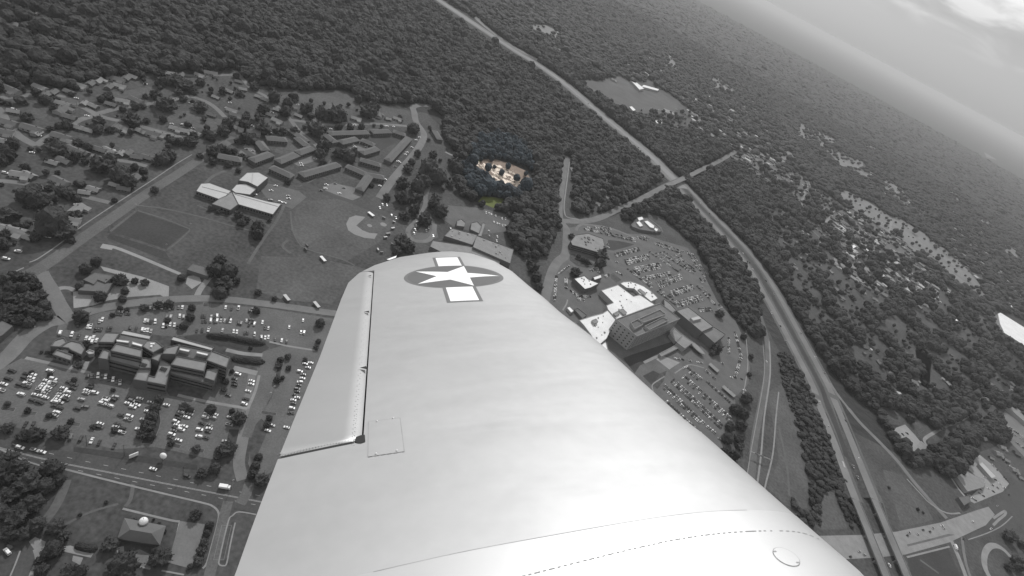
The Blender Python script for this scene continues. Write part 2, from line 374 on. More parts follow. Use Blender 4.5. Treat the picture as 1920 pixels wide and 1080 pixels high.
sheet('lawn', [(430, 805), (452, 806), (437, 852), (412, 850), (425, 825)], M_dark, 0.12)
sheet('lawn', [(138, 838), (222, 848), (252, 853), (370, 872), (370, 882), (222, 860), (138, 847)], M_dark, 0.125)
sheet('road', [(-200, 785), (0, 823), (120, 845), (220, 865), (367, 889), (520, 922), (720, 962), (740, 1010), (480, 962), (383, 941), (217, 900), (123, 879), (37, 857), (-200, 800)], M_road, 0.13)
# lot islands
def island(px, wd, mt=M_lawn, z=0.10):
    L = wline(px, None, 3); mb = MB(); strip(mb, L, wd, zbump(z), mi=0)
    e_ = offs(L, wd / 2) + offs(L, -wd / 2)[::-1]; e_.append(e_[0]); k = MB()
    for a, b in zip(e_, e_[1:]): k.tube((a.x, a.y, .12), (b.x, b.y, .12), .13, n=4)
    k.build('kerb', M_conc, tag(mb.build('traffic_island', mt), kind='structure'))
for pp in (((5, 766), (28, 768)), ((45, 774), (68, 776)), ((85, 785), (108, 788)), ((125, 793), (150, 797)), ((172, 803), (190, 806)), ((212, 812), (232, 816)), ((355, 842), (382, 846)), ((312, 832), (338, 838))):
    island(pp, 3.0)
island(((280, 760), (291, 790), (275, 832)), 7.0, M_dark); island(((490, 773), (518, 777)), 3.0)
island(((381, 571), (395, 572)), 5)
island(((425, 985), (410, 1050)), 6.0, M_lawn)
island(((530, 670), (522, 700), (520, 716)), 4)
# hospital
LOT_H = [(1050, 480), (1062, 428), (1105, 420), (1150, 428), (1175, 438), (1210, 440), (1245, 452), (1290, 465), (1322, 520), (1345, 565), (1378, 600), (1397, 640), (1406, 690), (1403, 720), (1378, 745), (1380, 790),
         (1362, 838), (1330, 850), (1230, 790), (1150, 700), (1080, 650), (1010, 580), (1022, 540), (1040, 505)]
sheet('car_park', LOT_H, M_asph, 0.09)
sheet('car_park', [(1183, 424), (1196, 411), (1216, 408), (1240, 426), (1244, 436), (1200, 433)], M_asph, 0.10)
sheet('lawn', [(1140, 450), (1160, 452), (1190, 458), (1180, 462), (1150, 470), (1138, 468)], M_dark, 0.12)
sheet('lawn', [(1068, 478), (1075, 476), (1110, 492), (1120, 500), (1100, 503), (1080, 498), (1068, 488)], M_lawn, 0.12)
sheet('lawn', [(1144, 515), (1150, 512), (1165, 525), (1155, 530), (1146, 522)], M_lawn, 0.12)
sheet('lawn', [(1228, 672), (1245, 668), (1275, 680), (1262, 688), (1255, 693)], M_grav, 0.12)
sheet('lawn', [(1205, 705), (1225, 695), (1245, 705), (1225, 725)], M_dark, 0.12)
sheet('lawn', [(1238, 700), (1250, 695), (1244, 715), (1232, 730), (1225, 722)], M_lawn, 0.125)
sheet('lawn', [(1168, 672), (1185, 665), (1262, 640), (1275, 655), (1200, 685), (1190, 700)], M_dark, 0.12)
sheet('car_park', [(1673, 813), (1680, 802), (1697, 796), (1713, 813), (1729, 832), (1708, 852), (1687, 828)], M_grav, 0.10)
sheet('car_park', [(1800, 867), (1827, 845), (1867, 877), (1892, 907), (1880, 922), (1827, 944), (1813, 937), (1847, 907)], M_grav, 0.10)
sheet('car_park', [(1868, 795), (1888, 765), (1960, 830), (2100, 920), (1960, 900), (1900, 835)], M_asph2, 0.10)
# school yard, second school
sheet('car_park', [(485, 352), (503, 344), (560, 358), (575, 370), (548, 392), (530, 385), (500, 372)], M_asph, 0.10)
sheet('car_park', [(605, 350), (625, 343), (665, 352), (680, 368), (655, 378), (615, 365)], M_asph2, 0.10)
sheet('car_park', [(840, 385), (900, 390), (960, 405), (962, 432), (905, 440), (850, 425), (828, 410)], M_asph, 0.10)
sheet('car_park', [(800, 395), (815, 415), (822, 445), (790, 455), (770, 445), (790, 425)], M_asph, 0.10)
sheet('car_park', [(530, 295), (590, 285), (610, 295), (560, 312)], M_asph2, 0.10)
sheet('car_park', [(655, 268), (680, 268), (698, 276), (670, 284), (650, 277)], M_asph2, 0.10)
sheet('car_park', [(460, 270), (475, 270), (480, 290), (445, 290)], M_asph2, 0.10)
sheet('infield', [(685, 407), (667, 404), (655, 408), (649, 420), (653, 432), (665, 440), (683, 446), (702, 448), (708, 438), (693, 437), (680, 432), (668, 423), (680, 412)], M_dirt, 0.10)
def disc(name, x, y, r, mt, z):
    c = P(x, y); z = zbump(z); return tag(meshobj(name, [(c.x + r * math.cos(t), c.y + r * math.sin(t), z) for t in [i * math.pi / 8 for i in range(16)]], [tuple(range(16))], mt), kind='structure')
disc('infield', 693, 423, 3.2, M_dirt, .10); disc('infield', 719, 421, 4.2, M_dirt, .10)
# gravel yard of the house by the drive, paths
sheet('gravel_yard', [(188, 499), (267, 519), (317, 537), (316, 562), (300, 553), (242, 557), (200, 564), (175, 573), (138, 578), (137, 547), (158, 545), (200, 535), (235, 530), (228, 517), (195, 508)], M_grav, 0.09)
sheet('gravel_yard', [(352, 518), (372, 515), (378, 530), (360, 542), (348, 532)], M_grav, 0.09)
ribbon('path', [(192, 462), (215, 464), (262, 482), (300, 498), (338, 514)], 3.6, M_grav, 0.10)
ribbon('path', [(190, 461), (212, 465)], 6.5, M_grav, 0.105)
ribbon('path', [(396, 516), (385, 530), (374, 545), (368, 560)], 5.0, M_conc, 0.10)
ribbon('path', [(101, 548), (112, 541), (128, 540), (140, 545)], 4.0, M_conc, 0.10)
ribbon('path', [(48, 671), (105, 684), (170, 700)], 2.6, M_conc, 0.14)
ribbon('path', [(333, 741), (368, 749), (415, 758), (464, 766)], 2.6, M_conc, 0.14)
ribbon('path', [(465, 766), (478, 735), (486, 704)], 2.2, M_conc, 0.14)
sheet('path', [(136, 676), (143, 677), (132, 692), (124, 690)], M_conc, .14); sheet('path', [(160, 678), (168, 678), (162, 694), (152, 692)], M_conc, .14)
ribbon('path', [(424, 656), (455, 663), (492, 666)], 4.0, M_conc, 0.14); ribbon('path', [(438, 690), (482, 700)], 5.0, M_conc, 0.14)
ribbon('path', [(505, 641), (540, 649), (590, 657)], 2.0, M_conc, 0.14)
ribbon('path', [(122, 880), (217, 904), (300, 924), (380, 943), (398, 949), (409, 960), (409, 978), (398, 1020), (388, 1055), (380, 1066)], 1.3, M_conc, 0.15)
ribbon('path', [(-20, 832), (37, 860), (75, 873)], 1.0, M_conc, 0.15)
ribbon('path', [(480, 965), (448, 960), (436, 967), (428, 978), (412, 1045), (411, 1058), (419, 1061), (425, 1056), (432, 1020), (441, 980)], 0.9, M_conc, 0.16)
ribbon('path', [(230, 954), (317, 975), (337, 978)], 1.4, M_conc, 0.15)
sheet('path', [(117, 1025), (132, 1023), (176, 1037), (170, 1046), (117, 1034)], M_conc, .15); sheet('path', [(54, 1016), (66, 1007), (86, 1016), (80, 1036), (68, 1036)], M_conc, .15)
sheet('path', [(218, 1027), (232, 1024), (233, 1038), (220, 1038)], M_conc, .15); sheet('path', [(240, 1038), (262, 1030), (282, 1040), (282, 1068), (262, 1064)], M_asph2, .15)
sheet('path', [(137, 1042), (156, 1046), (150, 1060), (135, 1052)], M_conc, .155)
ribbon('path', [(258, 1062), (282, 1067)], 1.0, M_conc, .16); ribbon('path', [(303, 1070), (345, 1078)], 1.0, M_conc, .16)
sheet('car_park', [(337, 977), (384, 983), (366, 1063), (348, 1064), (315, 1055)], M_asph2, 0.14)
sheet('road', [(20, 1100), (33, 1048), (47, 1022), (58, 1018), (66, 1032), (64, 1060), (55, 1100)], M_road, 0.14)
ribbon('path', [(66, 1030), (70, 1050), (60, 1075), (52, 1100)], 2.2, M_conc, 0.15); ribbon('path', [(38, 1033), (28, 1060), (15, 1090)], 0.8, M_conc, 0.15)
for pp, ww in (([(240, 384), (300, 390), (370, 405), (430, 422), (475, 434)], 2.0), ([(258, 395), (310, 411), (357, 430)], 1.6), ([(357, 431), (335, 452), (313, 469)], 1.6), ([(255, 396), (232, 414), (207, 434)], 2.2), ([(545, 396), (548, 428), (560, 455), (578, 468), (640, 486), (665, 498)], 1.8),
               ([(533, 385), (520, 412), (500, 440), (480, 470), (465, 495)], 3.0), ([(540, 450), (530, 462), (545, 475)], 3), ([(620, 300), (600, 330), (560, 350)], 2), ([(120, 985), (170, 960), (222, 945)], 1.5), ([(250, 905), (245, 935), (235, 950)], 2.2), ([(60, 1000), (90, 970), (112, 935), (125, 900)], 5), ([(380, 350), (400, 330), (430, 318), (455, 312)], 3.5), ([(370, 385), (395, 395), (440, 408)], 1.5),
               ([(1460, 800), (1475, 870), (1480, 930)], 3), ([(1620, 900), (1650, 930), (1665, 975)], 1.6), ([(1690, 905), (1715, 940), (1725, 965)], 2), ([(1725, 1050), (1760, 1075)], 3)):
    ribbon('path', pp, ww, M_verge, 0.095)
# roads
ribbon('road', [(-60, 720), (10, 672), (48, 632), (88, 606), (122, 596), (110, 570), (97, 545), (84, 525), (76, 510)], 10.5, M_asph2, 0.12)
ribbon('road', [(122, 598), (150, 590), (200, 576), (300, 563), (400, 560), (500, 570), (600, 584), (660, 592)], 8.5, M_asph2, 0.125)
ribbon('road', [(-60, 575), (0, 537), (75, 503), (150, 450), (215, 405), (280, 360), (340, 322), (385, 292), (425, 268), (440, 258)], 10.5, M_asph, 0.12)
ribbon('path', [(7, 519), (45, 502)], 1.1, M_conc, 0.15)
ribbon('path', [(55, 492), (70, 486), (100, 466), (127, 446)], 1.1, M_conc, 0.15); ribbon('path', [(134, 439), (160, 420), (205, 390), (250, 361), (290, 335), (330, 308), (360, 290)], 1.1, M_conc, 0.15)
ribbon('road', [(428, 940), (421, 965), (413, 1000), (404, 1035), (395, 1070), (385, 1110)], 6.5, M_asph, 0.14)
ribbon('road', [(468, 905), (462, 925), (450, 945)], 7, M_asph, 0.14); ribbon('road', [(475, 700), (466, 760), (460, 800), (452, 840), (448, 870), (455, 900)], 8, M_asph2, 0.12)
ribbon('road', [(490, 690), (482, 740), (474, 780), (462, 820)], 7, M_asph, 0.121)
ribbon('road', [(-30, 180), (0, 208), (14, 232), (32, 252), (50, 264), (68, 273)], 8, M_asph2, 0.12); ribbon('road', [(68, 273), (90, 258), (120, 242), (150, 225), (182, 216)], 7, M_asph2, 0.125)
ribbon('road', [(182, 216), (165, 206), (145, 196), (125, 184), (95, 178), (60, 178), (0, 184)], 7.5, M_asph2, 0.12); ribbon('road', [(182, 216), (205, 223), (235, 229), (275, 240), (330, 255), (370, 268)], 7, M_asph2, 0.12)
ribbon('road', [(182, 214), (210, 206), (240, 200), (300, 192), (355, 180)], 7, M_asph2, 0.12)
ribbon('road', [(-20, 338), (30, 342), (75, 350), (130, 362), (205, 380)], 6, M_asph2, 0.12); ribbon('road', [(165, 290), (200, 298), (245, 304), (275, 312)], 6, M_asph2, 0.12)
ribbon('road', [(355, 180), (385, 190), (405, 203), (422, 220)], 7, M_asph2, 0.12); ribbon('road', [(440, 132), (455, 148), (470, 165), (500, 182), (525, 205), (545, 225), (560, 245), (585, 265), (600, 282)], 7, M_asph2, 0.12)
ribbon('road', [(300, 140), (380, 142), (440, 140)], 6, M_asph2, 0.12)
ribbon('road', [(545, 225), (600, 232), (640, 235), (700, 232), (780, 238)], 7, M_asph2, 0.12)
ribbon('road', [(712, 372), (730, 345), (752, 318), (772, 295), (788, 272), (795, 254), (790, 242), (780, 228), (777, 212), (775, 200), (795, 197), (822, 202)], 12, M_asph2, 0.12)
ribbon('road', [(430, 262), (470, 290), (520, 325), (570, 345), (640, 372), (700, 392), (745, 412), (780, 425)], 8, M_road, 0.115)
ribbon('road', [(862, 296), (845, 290), (835, 285)], 4, M_conc, 0.12)
ribbon('road', [(818, 320), (800, 360), (797, 385), (785, 410), (765, 432), (775, 450), (800, 452), (812, 440), (815, 420)], 6.5, M_asph2, 0.12)
ribbon('road', [(1063, 293), (1056, 330), (1050, 370), (1048, 400), (1052, 415), (1062, 430), (1062, 455), (1060, 478), (1045, 492), (1033, 515), (1024, 550), (1015, 590)], 14, M_asph2, 0.12)
ribbon('path', [(1069, 296), (1065, 325), (1061, 355), (1058, 380), (1058, 395), (1063, 407), (1085, 411)], 2.4, M_conc, 0.15)
# overpass and its ramps, interstate
L_over = ribbon('road', [(1050, 414), (1085, 415), (1120, 410), (1167, 389), (1200, 374), (1243, 351)], 13, M_asph2, 0.13, zs=[0, 0, 0, 2, 4, 7])
ribbon('road', [(1292, 330), (1317, 317), (1345, 304), (1380, 284)], 13, M_asph2, 0.13, zs=[7, 4, 2, 0])
ribbon('road', [(1380, 284), (1400, 292), (1440, 306), (1480, 322), (1530, 350)], 12, M_asph2, 0.12)
ribbon('road', [(1560, 365), (1600, 388), (1650, 420), (1700, 452), (1750, 485), (1800, 520), (1845, 556), (1862, 590), (1880, 620), (1960, 690)], 18, M_asph2, 0.12)
ribbon('path', [(1395, 345), (1430, 372), (1470, 398), (1520, 430), (1556, 465)], 5, M_scrub, 0.1); ribbon('path', [(1600, 490), (1650, 520), (1700, 548)], 4, M_scrub, 0.1)
ribbon('path', [(1420, 332), (1440, 322)], 1, M_conc, 0.1)
for a in (((1515, 345), (1505, 372), (1500, 400)), ((1570, 378), (1560, 402), (1545, 420)), ((1672, 415), (1665, 445))): ribbon('road', list(a), 8, M_conc, 0.12)
ribbon('path', [(866, 8), (905, 45), (940, 72), (985, 100), (1052, 132)], 22, M_scrub, 0.09)
HL = [(786, -60), (800, -18), (822, 2), (858, 27), (902, 56), (962, 95), (1003, 120), (1052, 155), (1112, 206), (1166, 251), (1212, 291), (1246, 326), (1275, 355), (1309, 392), (1342, 427), (1373, 462), (1405, 503), (1430, 546), (1456, 593), (1489, 655), (1523, 722), (1534, 755), (1561, 822), (1586, 890), (1604, 937)]
HR = [(790, -60), (806, -18), (830, 2), (866, 26), (910, 56), (970, 96), (1012, 121), (1060, 154), (1120, 205), (1174, 249), (1221, 288), (1258, 323), (1290, 352), (1325, 390), (1360, 425), (1394, 460), (1428, 502), (1455, 545), (1482, 593), (1516, 655), (1552, 722), (1566, 755), (1593, 820), (1621, 890), (1640, 937)]
ZB = 6.0
tail = [(1611, 957), (1620, 980), (1646, 1040), (1664, 1085), (1684, 1140)]; tailr = [(1647, 957), (1656, 980), (1684, 1040), (1703, 1085), (1724, 1140)]
ribbon('highway_verge', HL[5:], 24, M_verge, 0.07); ribbon('highway_verge', HR[5:], 24, M_verge, 0.072)
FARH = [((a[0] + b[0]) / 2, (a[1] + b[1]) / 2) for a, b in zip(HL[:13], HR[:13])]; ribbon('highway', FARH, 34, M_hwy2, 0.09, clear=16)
LH = ribbon('highway', HL, 12.5, M_hwy, 0.14, zs=[0] * 21 + [0, 1.2, 4.2, 6.0], clear=9); RH = ribbon('highway', HR, 12.5, M_hwy, 0.14, zs=[0] * 21 + [0, 1.2, 4.2, 6.0], clear=9)
mb = MB()
mid = [(a + b) / 2 for a, b in zip(LH, RH)]
strip(mb, [Vector((p.x, p.y, 0)) for p in mid], 44, zbump(0.05)); tag(mb.build('highway_verge', M_lawn), kind='structure')
ROADS.append(([(p.x, p.y) for p in mid], 24))
# embankment under the raised end of the highway
for L in (LH, RH):
    q = [p for p in L if p.z > 0.05]; a, b = offs(q, 5.75), offs(q, -5.75); a2, b2 = offs(q, 11), offs(q, -11); mb = MB(); vs = []
    for i in range(len(q)): vs += [(a2[i].x, a2[i].y, 0), (a[i].x, a[i].y, a[i].z + .1), (b[i].x, b[i].y, b[i].z + .1), (b2[i].x, b2[i].y, 0)]
    fs = []
    for i in range(len(q) - 1):
        for k in range(3): fs.append((4 * i + k, 4 * i + k + 1, 4 * i + k + 5, 4 * i + k + 4))
    fs.append(tuple(range(4 * len(q) - 4, 4 * len(q)))); mb.add(vs, fs); tag(mb.build('embankment', M_lawn), kind='structure')
mm_ = MB(); strip(mm_, [Vector((p.x, p.y, 0)) for p in mid[48:-6]], 8.5, zbump(0.10)); tag(mm_.build('highway_median', M_dark), kind='structure')
marks = MB()
for L, sgn in ((LH, 1), (RH, -1)):
    near = [p for p in L if p.y < 1500]
    strip(marks, near, 0.35, 0.20, 3.9); strip(marks, near, 0.35, 0.20, -3.9); dashes(marks, near, 0.3, 0.20, 0.0, 4, 9)
# arterial under the bridges
sheet('road', [(1480, 1010), (1530, 1005), (1617, 1003), (1680, 997), (1763, 980), (1830, 957), (1853, 950), (1865, 965), (1848, 985), (1780, 1017), (1697, 1040), (1640, 1046), (1560, 1050), (1480, 1055)], M_conc, 0.13)
sheet('road', [(1853, 950), (1903, 907), (1940, 880), (2150, 740), (2200, 840), (1990, 945), (1900, 992), (1860, 1005), (1815, 1015), (1812, 1008), (1850, 985), (1868, 965)], M_road, 0.135)
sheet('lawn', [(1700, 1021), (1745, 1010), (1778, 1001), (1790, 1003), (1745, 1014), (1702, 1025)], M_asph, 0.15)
ribbon('path', [(1862, 985), (1872, 975), (1884, 965), (1884, 958), (1862, 972)], 3.0, M_conc, 0.15)
ribbon('path', [(1700, 1045), (1780, 1025)], 2, M_conc, .15); ribbon('path', [(1815, 1012), (1850, 1000), (1878, 986), (1898, 968)], 1.2, M_conc, .15)
ribbon('road', [(1781, 1008), (1793, 1035), (1803, 1060), (1814, 1090)], 6, M_conc, 0.14); ribbon('road', [(1804, 1008), (1806, 1030), (1812, 1060), (1822, 1090)], 4, M_asph2, 0.14)
ribbon('road', [(1912, 1052), (1897, 1046), (1883, 1032), (1870, 1024), (1857, 1024), (1848, 1034), (1845, 1050), (1848, 1068), (1860, 1090)], 7.5, M_conc, 0.14)
ribbon('road', [(1590, 765), (1612, 792), (1647, 827), (1682, 864), (1712, 902), (1745, 940), (1775, 972)], 8.5, M_asph2, 0.13); ribbon('path', [(1556, 718), (1572, 742), (1590, 765)], 6, M_asph2, 0.125)
ribbon('path', [(1700, 898), (1725, 925), (1745, 945), (1775, 962), (1800, 962)], 2.2, M_conc, .15)
ribbon('path', [(1776, 883), (1788, 903), (1800, 920), (1812, 935)], 4, M_grav, .1)
ribbon('path', [(1738, 836), (1733, 824), (1750, 812), (1772, 800), (1797, 790), (1820, 778)], 5, M_conc, 0.12); ribbon('path', [(1733, 832), (1724, 842)], 11, M_conc, 0.122)
ribbon('road', [(1418, 575), (1434, 620), (1440, 660), (1437, 710), (1424, 775), (1414, 830), (1410, 880), (1402, 930), (1395, 960)], 10, M_asph, 0.12)
for pp, ww in (([(1430, 640), (1433, 700), (1420, 780), (1408, 845), (1400, 895)], 1.1), ([(1442, 640), (1444, 700), (1433, 780), (1427, 850), (1420, 905)], 2.4), ([(1460, 735), (1455, 780), (1449, 850), (1436, 905), (1430, 935)], 2.0)):
    ribbon('path', pp, ww, M_conc, 0.15)
ribbon('path', [(1398, 625), (1402, 680), (1398, 715), (1392, 745)], 1.5, M_conc, .15)
ribbon('path', [(1207, 680), (1222, 673), (1240, 665), (1272, 650), (1290, 642)], 4, M_conc, .15)
ribbon('path', [(1225, 735), (1223, 722), (1236, 712), (1246, 706)], 1.6, M_conc, .15); ribbon('path', [(1265, 700), (1280, 690), (1295, 684), (1320, 690)], 1.6, M_conc, .15)
ribbon('path', [(1055, 582), (1062, 570), (1064, 562)], 2, M_conc, .15)
ribbon('road', [(1080, 432), (1085, 424), (1100, 421), (1150, 430), (1200, 450)], 5, M_asph2, .125)
# stall lines of the two empty lots nearest the camera and lane lines of the big road
a, b = P(337, 980), P(318, 1052)
for i in range(15):
    c = a.lerp(b, i / 14); d = (P(360, 984) - P(337, 980)).normalized(); n_ = d * 5.2
    strip(marks, [c, c + n_], 0.22, 0.19)
a, b = P(381, 985), P(364, 1058)
for i in range(13): c = a.lerp(b, i / 12); strip(marks, [c, c - n_ * 1.0], 0.22, 0.19)
strip(marks, wline([(336, 979), (326, 1020), (318, 1053)]), 0.25, 0.19)
for dd in (-3.5, 3.5): dashes(marks, wline([(-20, 832), (100, 862), (220, 887), (367, 916), (520, 945)]), 0.22, 0.18, dd, 3, 8)
for dd in (-.3, .3): strip(marks, wline([(-20, 835), (100, 865), (220, 889), (367, 918), (520, 947)]), 0.18, 0.18, dd)
for dd in (-2, 3): dashes(marks, wline([(1480, 1032), (1600, 1028), (1700, 1018), (1780, 997), (1850, 968)]), 0.3, 0.19, dd, 4, 6)
stalls = MB()
for i in range(34):     # aisles of stall lines in the front lot
    for s, e_ in (((62, 700), (20, 790)), ((98, 706), (60, 792)), ((130, 716), (96, 800)), ((172, 722), (140, 806)), ((214, 735), (182, 812)), ((255, 742), (225, 815))):
        c = P(*s).lerp(P(*e_), i / 33); d = (P(s[0] + 6, s[1] + 1.6) - P(*s)).normalized()
        strip(stalls, [c - d * 4.8, c + d * 4.8], 0.12, 0.17)
tag(stalls.build('stall_markings', M_stall), kind='structure')
tag(marks.build('road_markings', M_paint), kind='structure')
# the coloured clearing
sheet('clearing', [(868, 300), (880, 290), (900, 300), (925, 298), (955, 306), (985, 320), (998, 340), (996, 355), (975, 358), (940, 352), (905, 330), (880, 315)], M_cdirt, 0.08)
sheet('clearing', [(870, 303), (877, 290), (896, 295), (902, 305), (890, 312)], M_cgrass, 0.11)
sheet('clearing', [(896, 378), (905, 368), (945, 372), (950, 385), (925, 390)], M_cgrass, 0.11)
sheet('clearing', [(889, 305), (900, 304), (915, 307), (930, 309), (940, 311), (955, 318), (963, 326), (973, 338), (972, 345), (960, 346), (945, 344), (932, 343), (918, 333), (925, 325), (915, 318), (900, 314), (892, 309)], M_crub, 0.12)
rub = MB()
for i in range(420):
    x = rng.uniform(888, 985); y = rng.uniform(302, 352)
    if not inside(np.array([x]), np.array([y]), [(889, 303), (915, 304), (957, 315), (985, 345), (980, 352), (932, 345), (918, 335), (922, 325), (900, 316)])[0]: continue
    c = P(x, y); s = rng.uniform(.6, 3.2); rub.box((c.x, c.y, 0), (s, s * rng.uniform(.6, 1.5), s * rng.uniform(.3, .8)), rng.uniform(0, 6), 0, rng.uniform(.3, .8))
tag(rub.build('rubble_heaps', M_crock), 'heaps of cream coloured broken rock filling the colour clearing', 'rubble', kind='stuff')

# ------------------------------------------------------------------ woods (nobody could count them)
STRIP_IN = [(1575, 362), (1610, 372), (1660, 402), (1700, 425), (1745, 455), (1790, 490), (1830, 532), (1846, 558), (1836, 556), (1792, 520), (1742, 480), (1692, 448), (1645, 416), (1600, 388)]
WOOD = [
 [(-400, -250), (700, -250), (790, -40), (815, -2), (905, 55), (965, 97), (1055, 158), (1114, 208), (1170, 254), (1215, 293), (1245, 330), (1195, 366), (1145, 392), (1098, 402), (1074, 396), (1070, 300), (1056, 290), (1046, 400), (1047, 432), (1030, 452), (1020, 482), (985, 486), (962, 470), (950, 440), (957, 420), (945, 398), (900, 388), (862, 368), (850, 330), (862, 292), (848, 282), (830, 255), (835, 225), (805, 198), (690, 192), (668, 180), (640, 168), (560, 170), (480, 160), (462, 152), (440, 128), (400, 140), (300, 133), (200, 148), (148, 170), (80, 160), (0, 173), (-400, 190)],
 [(823, -5), (700, -400), (2600, 700), (2400, 760), (1960, 790), (1905, 800), (1880, 830), (1868, 832), (1830, 815), (1815, 860), (1795, 890), (1765, 895), (1740, 872), (1712, 880), (1694, 868), (1660, 815), (1642, 775), (1602, 745), (1560, 700), (1522, 640), (1484, 580), (1455, 530), (1405, 472), (1355, 420), (1303, 366), (1262, 330), (1228, 290), (1180, 250), (1124, 204), (1063, 152), (1010, 116), (970, 94), (915, 54), (870, 22)],
 [(1223, 366), (1248, 352), (1275, 362), (1302, 392), (1342, 432), (1375, 470), (1407, 515), (1418, 540), (1422, 560), (1418, 600), (1424, 640), (1405, 625), (1388, 612), (1365, 580), (1346, 545), (1325, 500), (1303, 460), (1285, 447), (1262, 425), (1240, 405), (1215, 398), (1190, 403), (1172, 407), (1165, 398), (1190, 382)],
]
SHRUB = [[(1457, 662), (1478, 662), (1502, 705), (1530, 760), (1552, 820), (1574, 885), (1594, 930), (1610, 985), (1592, 990), (1575, 950), (1560, 922), (1545, 922), (1538, 940), (1536, 990), (1520, 978), (1516, 900), (1500, 840), (1490, 790), (1470, 730)],
         [(1480, 935), (1500, 955), (1530, 975), (1532, 992), (1510, 985), (1490, 965)]]
SOFTN = [0]
def band(line, a, b):
    out1, out2 = [], []
    for i, p in enumerate(line):
        q0, q1 = line[max(i - 1, 0)], line[min(i + 1, len(line) - 1)]; dx, dy = q1[0] - q0[0], q1[1] - q0[1]; l = math.hypot(dx, dy); nx, ny = -dy / l, dx / l
        out1.append((p[0] + nx * a, p[1] + ny * a)); out2.append((p[0] - nx * b, p[1] - ny * b))
    return out1 + out2[::-1]
HARD = [[(1855, 575), (1960, 615), (1990, 690), (1878, 640), (1864, 612)], band(FARH, 15, 6), band([(1063, 293), (1056, 330), (1050, 370), (1048, 400)], 9, 9), band([(1085, 415), (1120, 410), (1167, 389), (1200, 374), (1243, 351)], 12, 7), band([(1292, 330), (1317, 317), (1345, 304), (1380, 284)], 12, 6), band(HL[12:20], 12, 2)]
GAPS = [
 [(1068, 148), (1117, 151), (1160, 141), (1187, 155), (1215, 150), (1245, 172), (1290, 205), (1272, 215), (1262, 217), (1240, 213), (1190, 214), (1150, 202), (1107, 172)],
 [(1190, 205), (1240, 205), (1290, 215), (1300, 240), (1262, 250), (1225, 240), (1195, 220)], STRIP, LOT_E,
 [(993, 44), (1025, 45), (1055, 62), (1040, 76), (1005, 62)], [(1333, 145), (1352, 146), (1362, 163), (1380, 169), (1363, 178), (1348, 171), (1338, 178), (1331, 172), (1340, 160)],
 [(1243, 110), (1269, 110), (1272, 125), (1263, 137), (1257, 127), (1244, 137)],
 [(1470, 231), (1493, 245), (1497, 228), (1527, 241), (1572, 262), (1564, 279), (1582, 290), (1619, 302), (1622, 320), (1642, 339), (1600, 324), (1562, 305), (1542, 286), (1532, 269), (1500, 265), (1485, 249)],
 [(1648, 348), (1658, 332), (1694, 356), (1708, 382), (1693, 383), (1668, 365)], [(1348, 111), (1372, 120), (1394, 132), (1428, 150), (1394, 141), (1365, 128)],
 [(1860, 575), (1960, 620), (1990, 690), (1885, 628), (1868, 610)], [(1640, 758), (1683, 766), (1705, 776), (1727, 790), (1752, 806), (1735, 850), (1708, 856), (1668, 815)],
 [(1738, 824), (1768, 807), (1800, 796), (1835, 775), (1858, 775), (1832, 800), (1792, 815), (1762, 838), (1743, 847)],
 [(868, 300), (877, 289), (900, 299), (925, 297), (957, 305), (987, 318), (1000, 338), (998, 355), (975, 360), (932, 356), (918, 342), (900, 325), (880, 315)], [(896, 380), (905, 368), (945, 372), (950, 385), (925, 392)],
 [(1868, 795), (1888, 762), (1960, 815), (2100, 920), (1960, 900), (1900, 835)],
 [(1505, 476), (1532, 494), (1530, 514), (1510, 516)], [(1551, 496), (1590, 516), (1640, 554), (1664, 598), (1634, 586), (1600, 564), (1573, 550), (1551, 532)],
 [(1498, 531), (1530, 541), (1548, 563), (1535, 574), (1516, 559)], [(1640, 607), (1655, 590), (1670, 592), (1686, 611), (1684, 622), (1698, 638), (1672, 636), (1648, 627)],
 [(1692, 572), (1717, 574), (1740, 596), (1759, 615), (1765, 628), (1747, 622), (1723, 612), (1708, 604), (1696, 587)], [(1714, 657), (1733, 652), (1750, 667), (1748, 683), (1744, 732), (1724, 724), (1722, 690), (1716, 670)],
 [(1690, 688), (1703, 693), (1708, 727), (1692, 722)], [(420, 20), (440, 20), (436, 60), (425, 50)], [(425, 90), (436, 100), (444, 128), (436, 126)],
]
THIN = [[(1075, 300), (1150, 350), (1170, 385), (1098, 402), (1070, 395)], [(1300, 80), (1460, 220), (1470, 320), (1360, 280), (1200, 200), (1150, 110), (1260, 90)],
        [(1430, 380), (1700, 470), (1860, 600), (1920, 680), (1900, 790), (1600, 730), (1480, 560)], [(1560, 280), (2000, 520), (2000, 600), (1870, 560), (1700, 400), (1600, 330)], [(-50, 20), (60, 30), (50, 90), (-50, 100)], [(870, 0), (1060, 60), (1060, 110), (920, 50)]]
HOUSES_CLEAR = []     # (x, y, r) filled by the house list below, in metres
def road_mask(X, Y):
    k = np.zeros(X.shape, bool)
    for line, r in ROADS:
        a = np.array(line); lo = a.min(0) - r; hi = a.max(0) + r
        s = (X > lo[0]) & (X < hi[0]) & (Y > lo[1]) & (Y < hi[1])
        if not s.any(): continue
        x, y = X[s], Y[s]; d = np.full(x.shape, 1e9)
        for p, q in zip(a, a[1:]):
            v = q - p; l2 = v @ v
            if l2 == 0: continue
            t = np.clip(((x - p[0]) * v[0] + (y - p[1]) * v[1]) / l2, 0, 1)
            d = np.minimum(d, np.hypot(x - p[0] - t * v[0], y - p[1] - t * v[1]))
        k[s] |= d < r
    return k
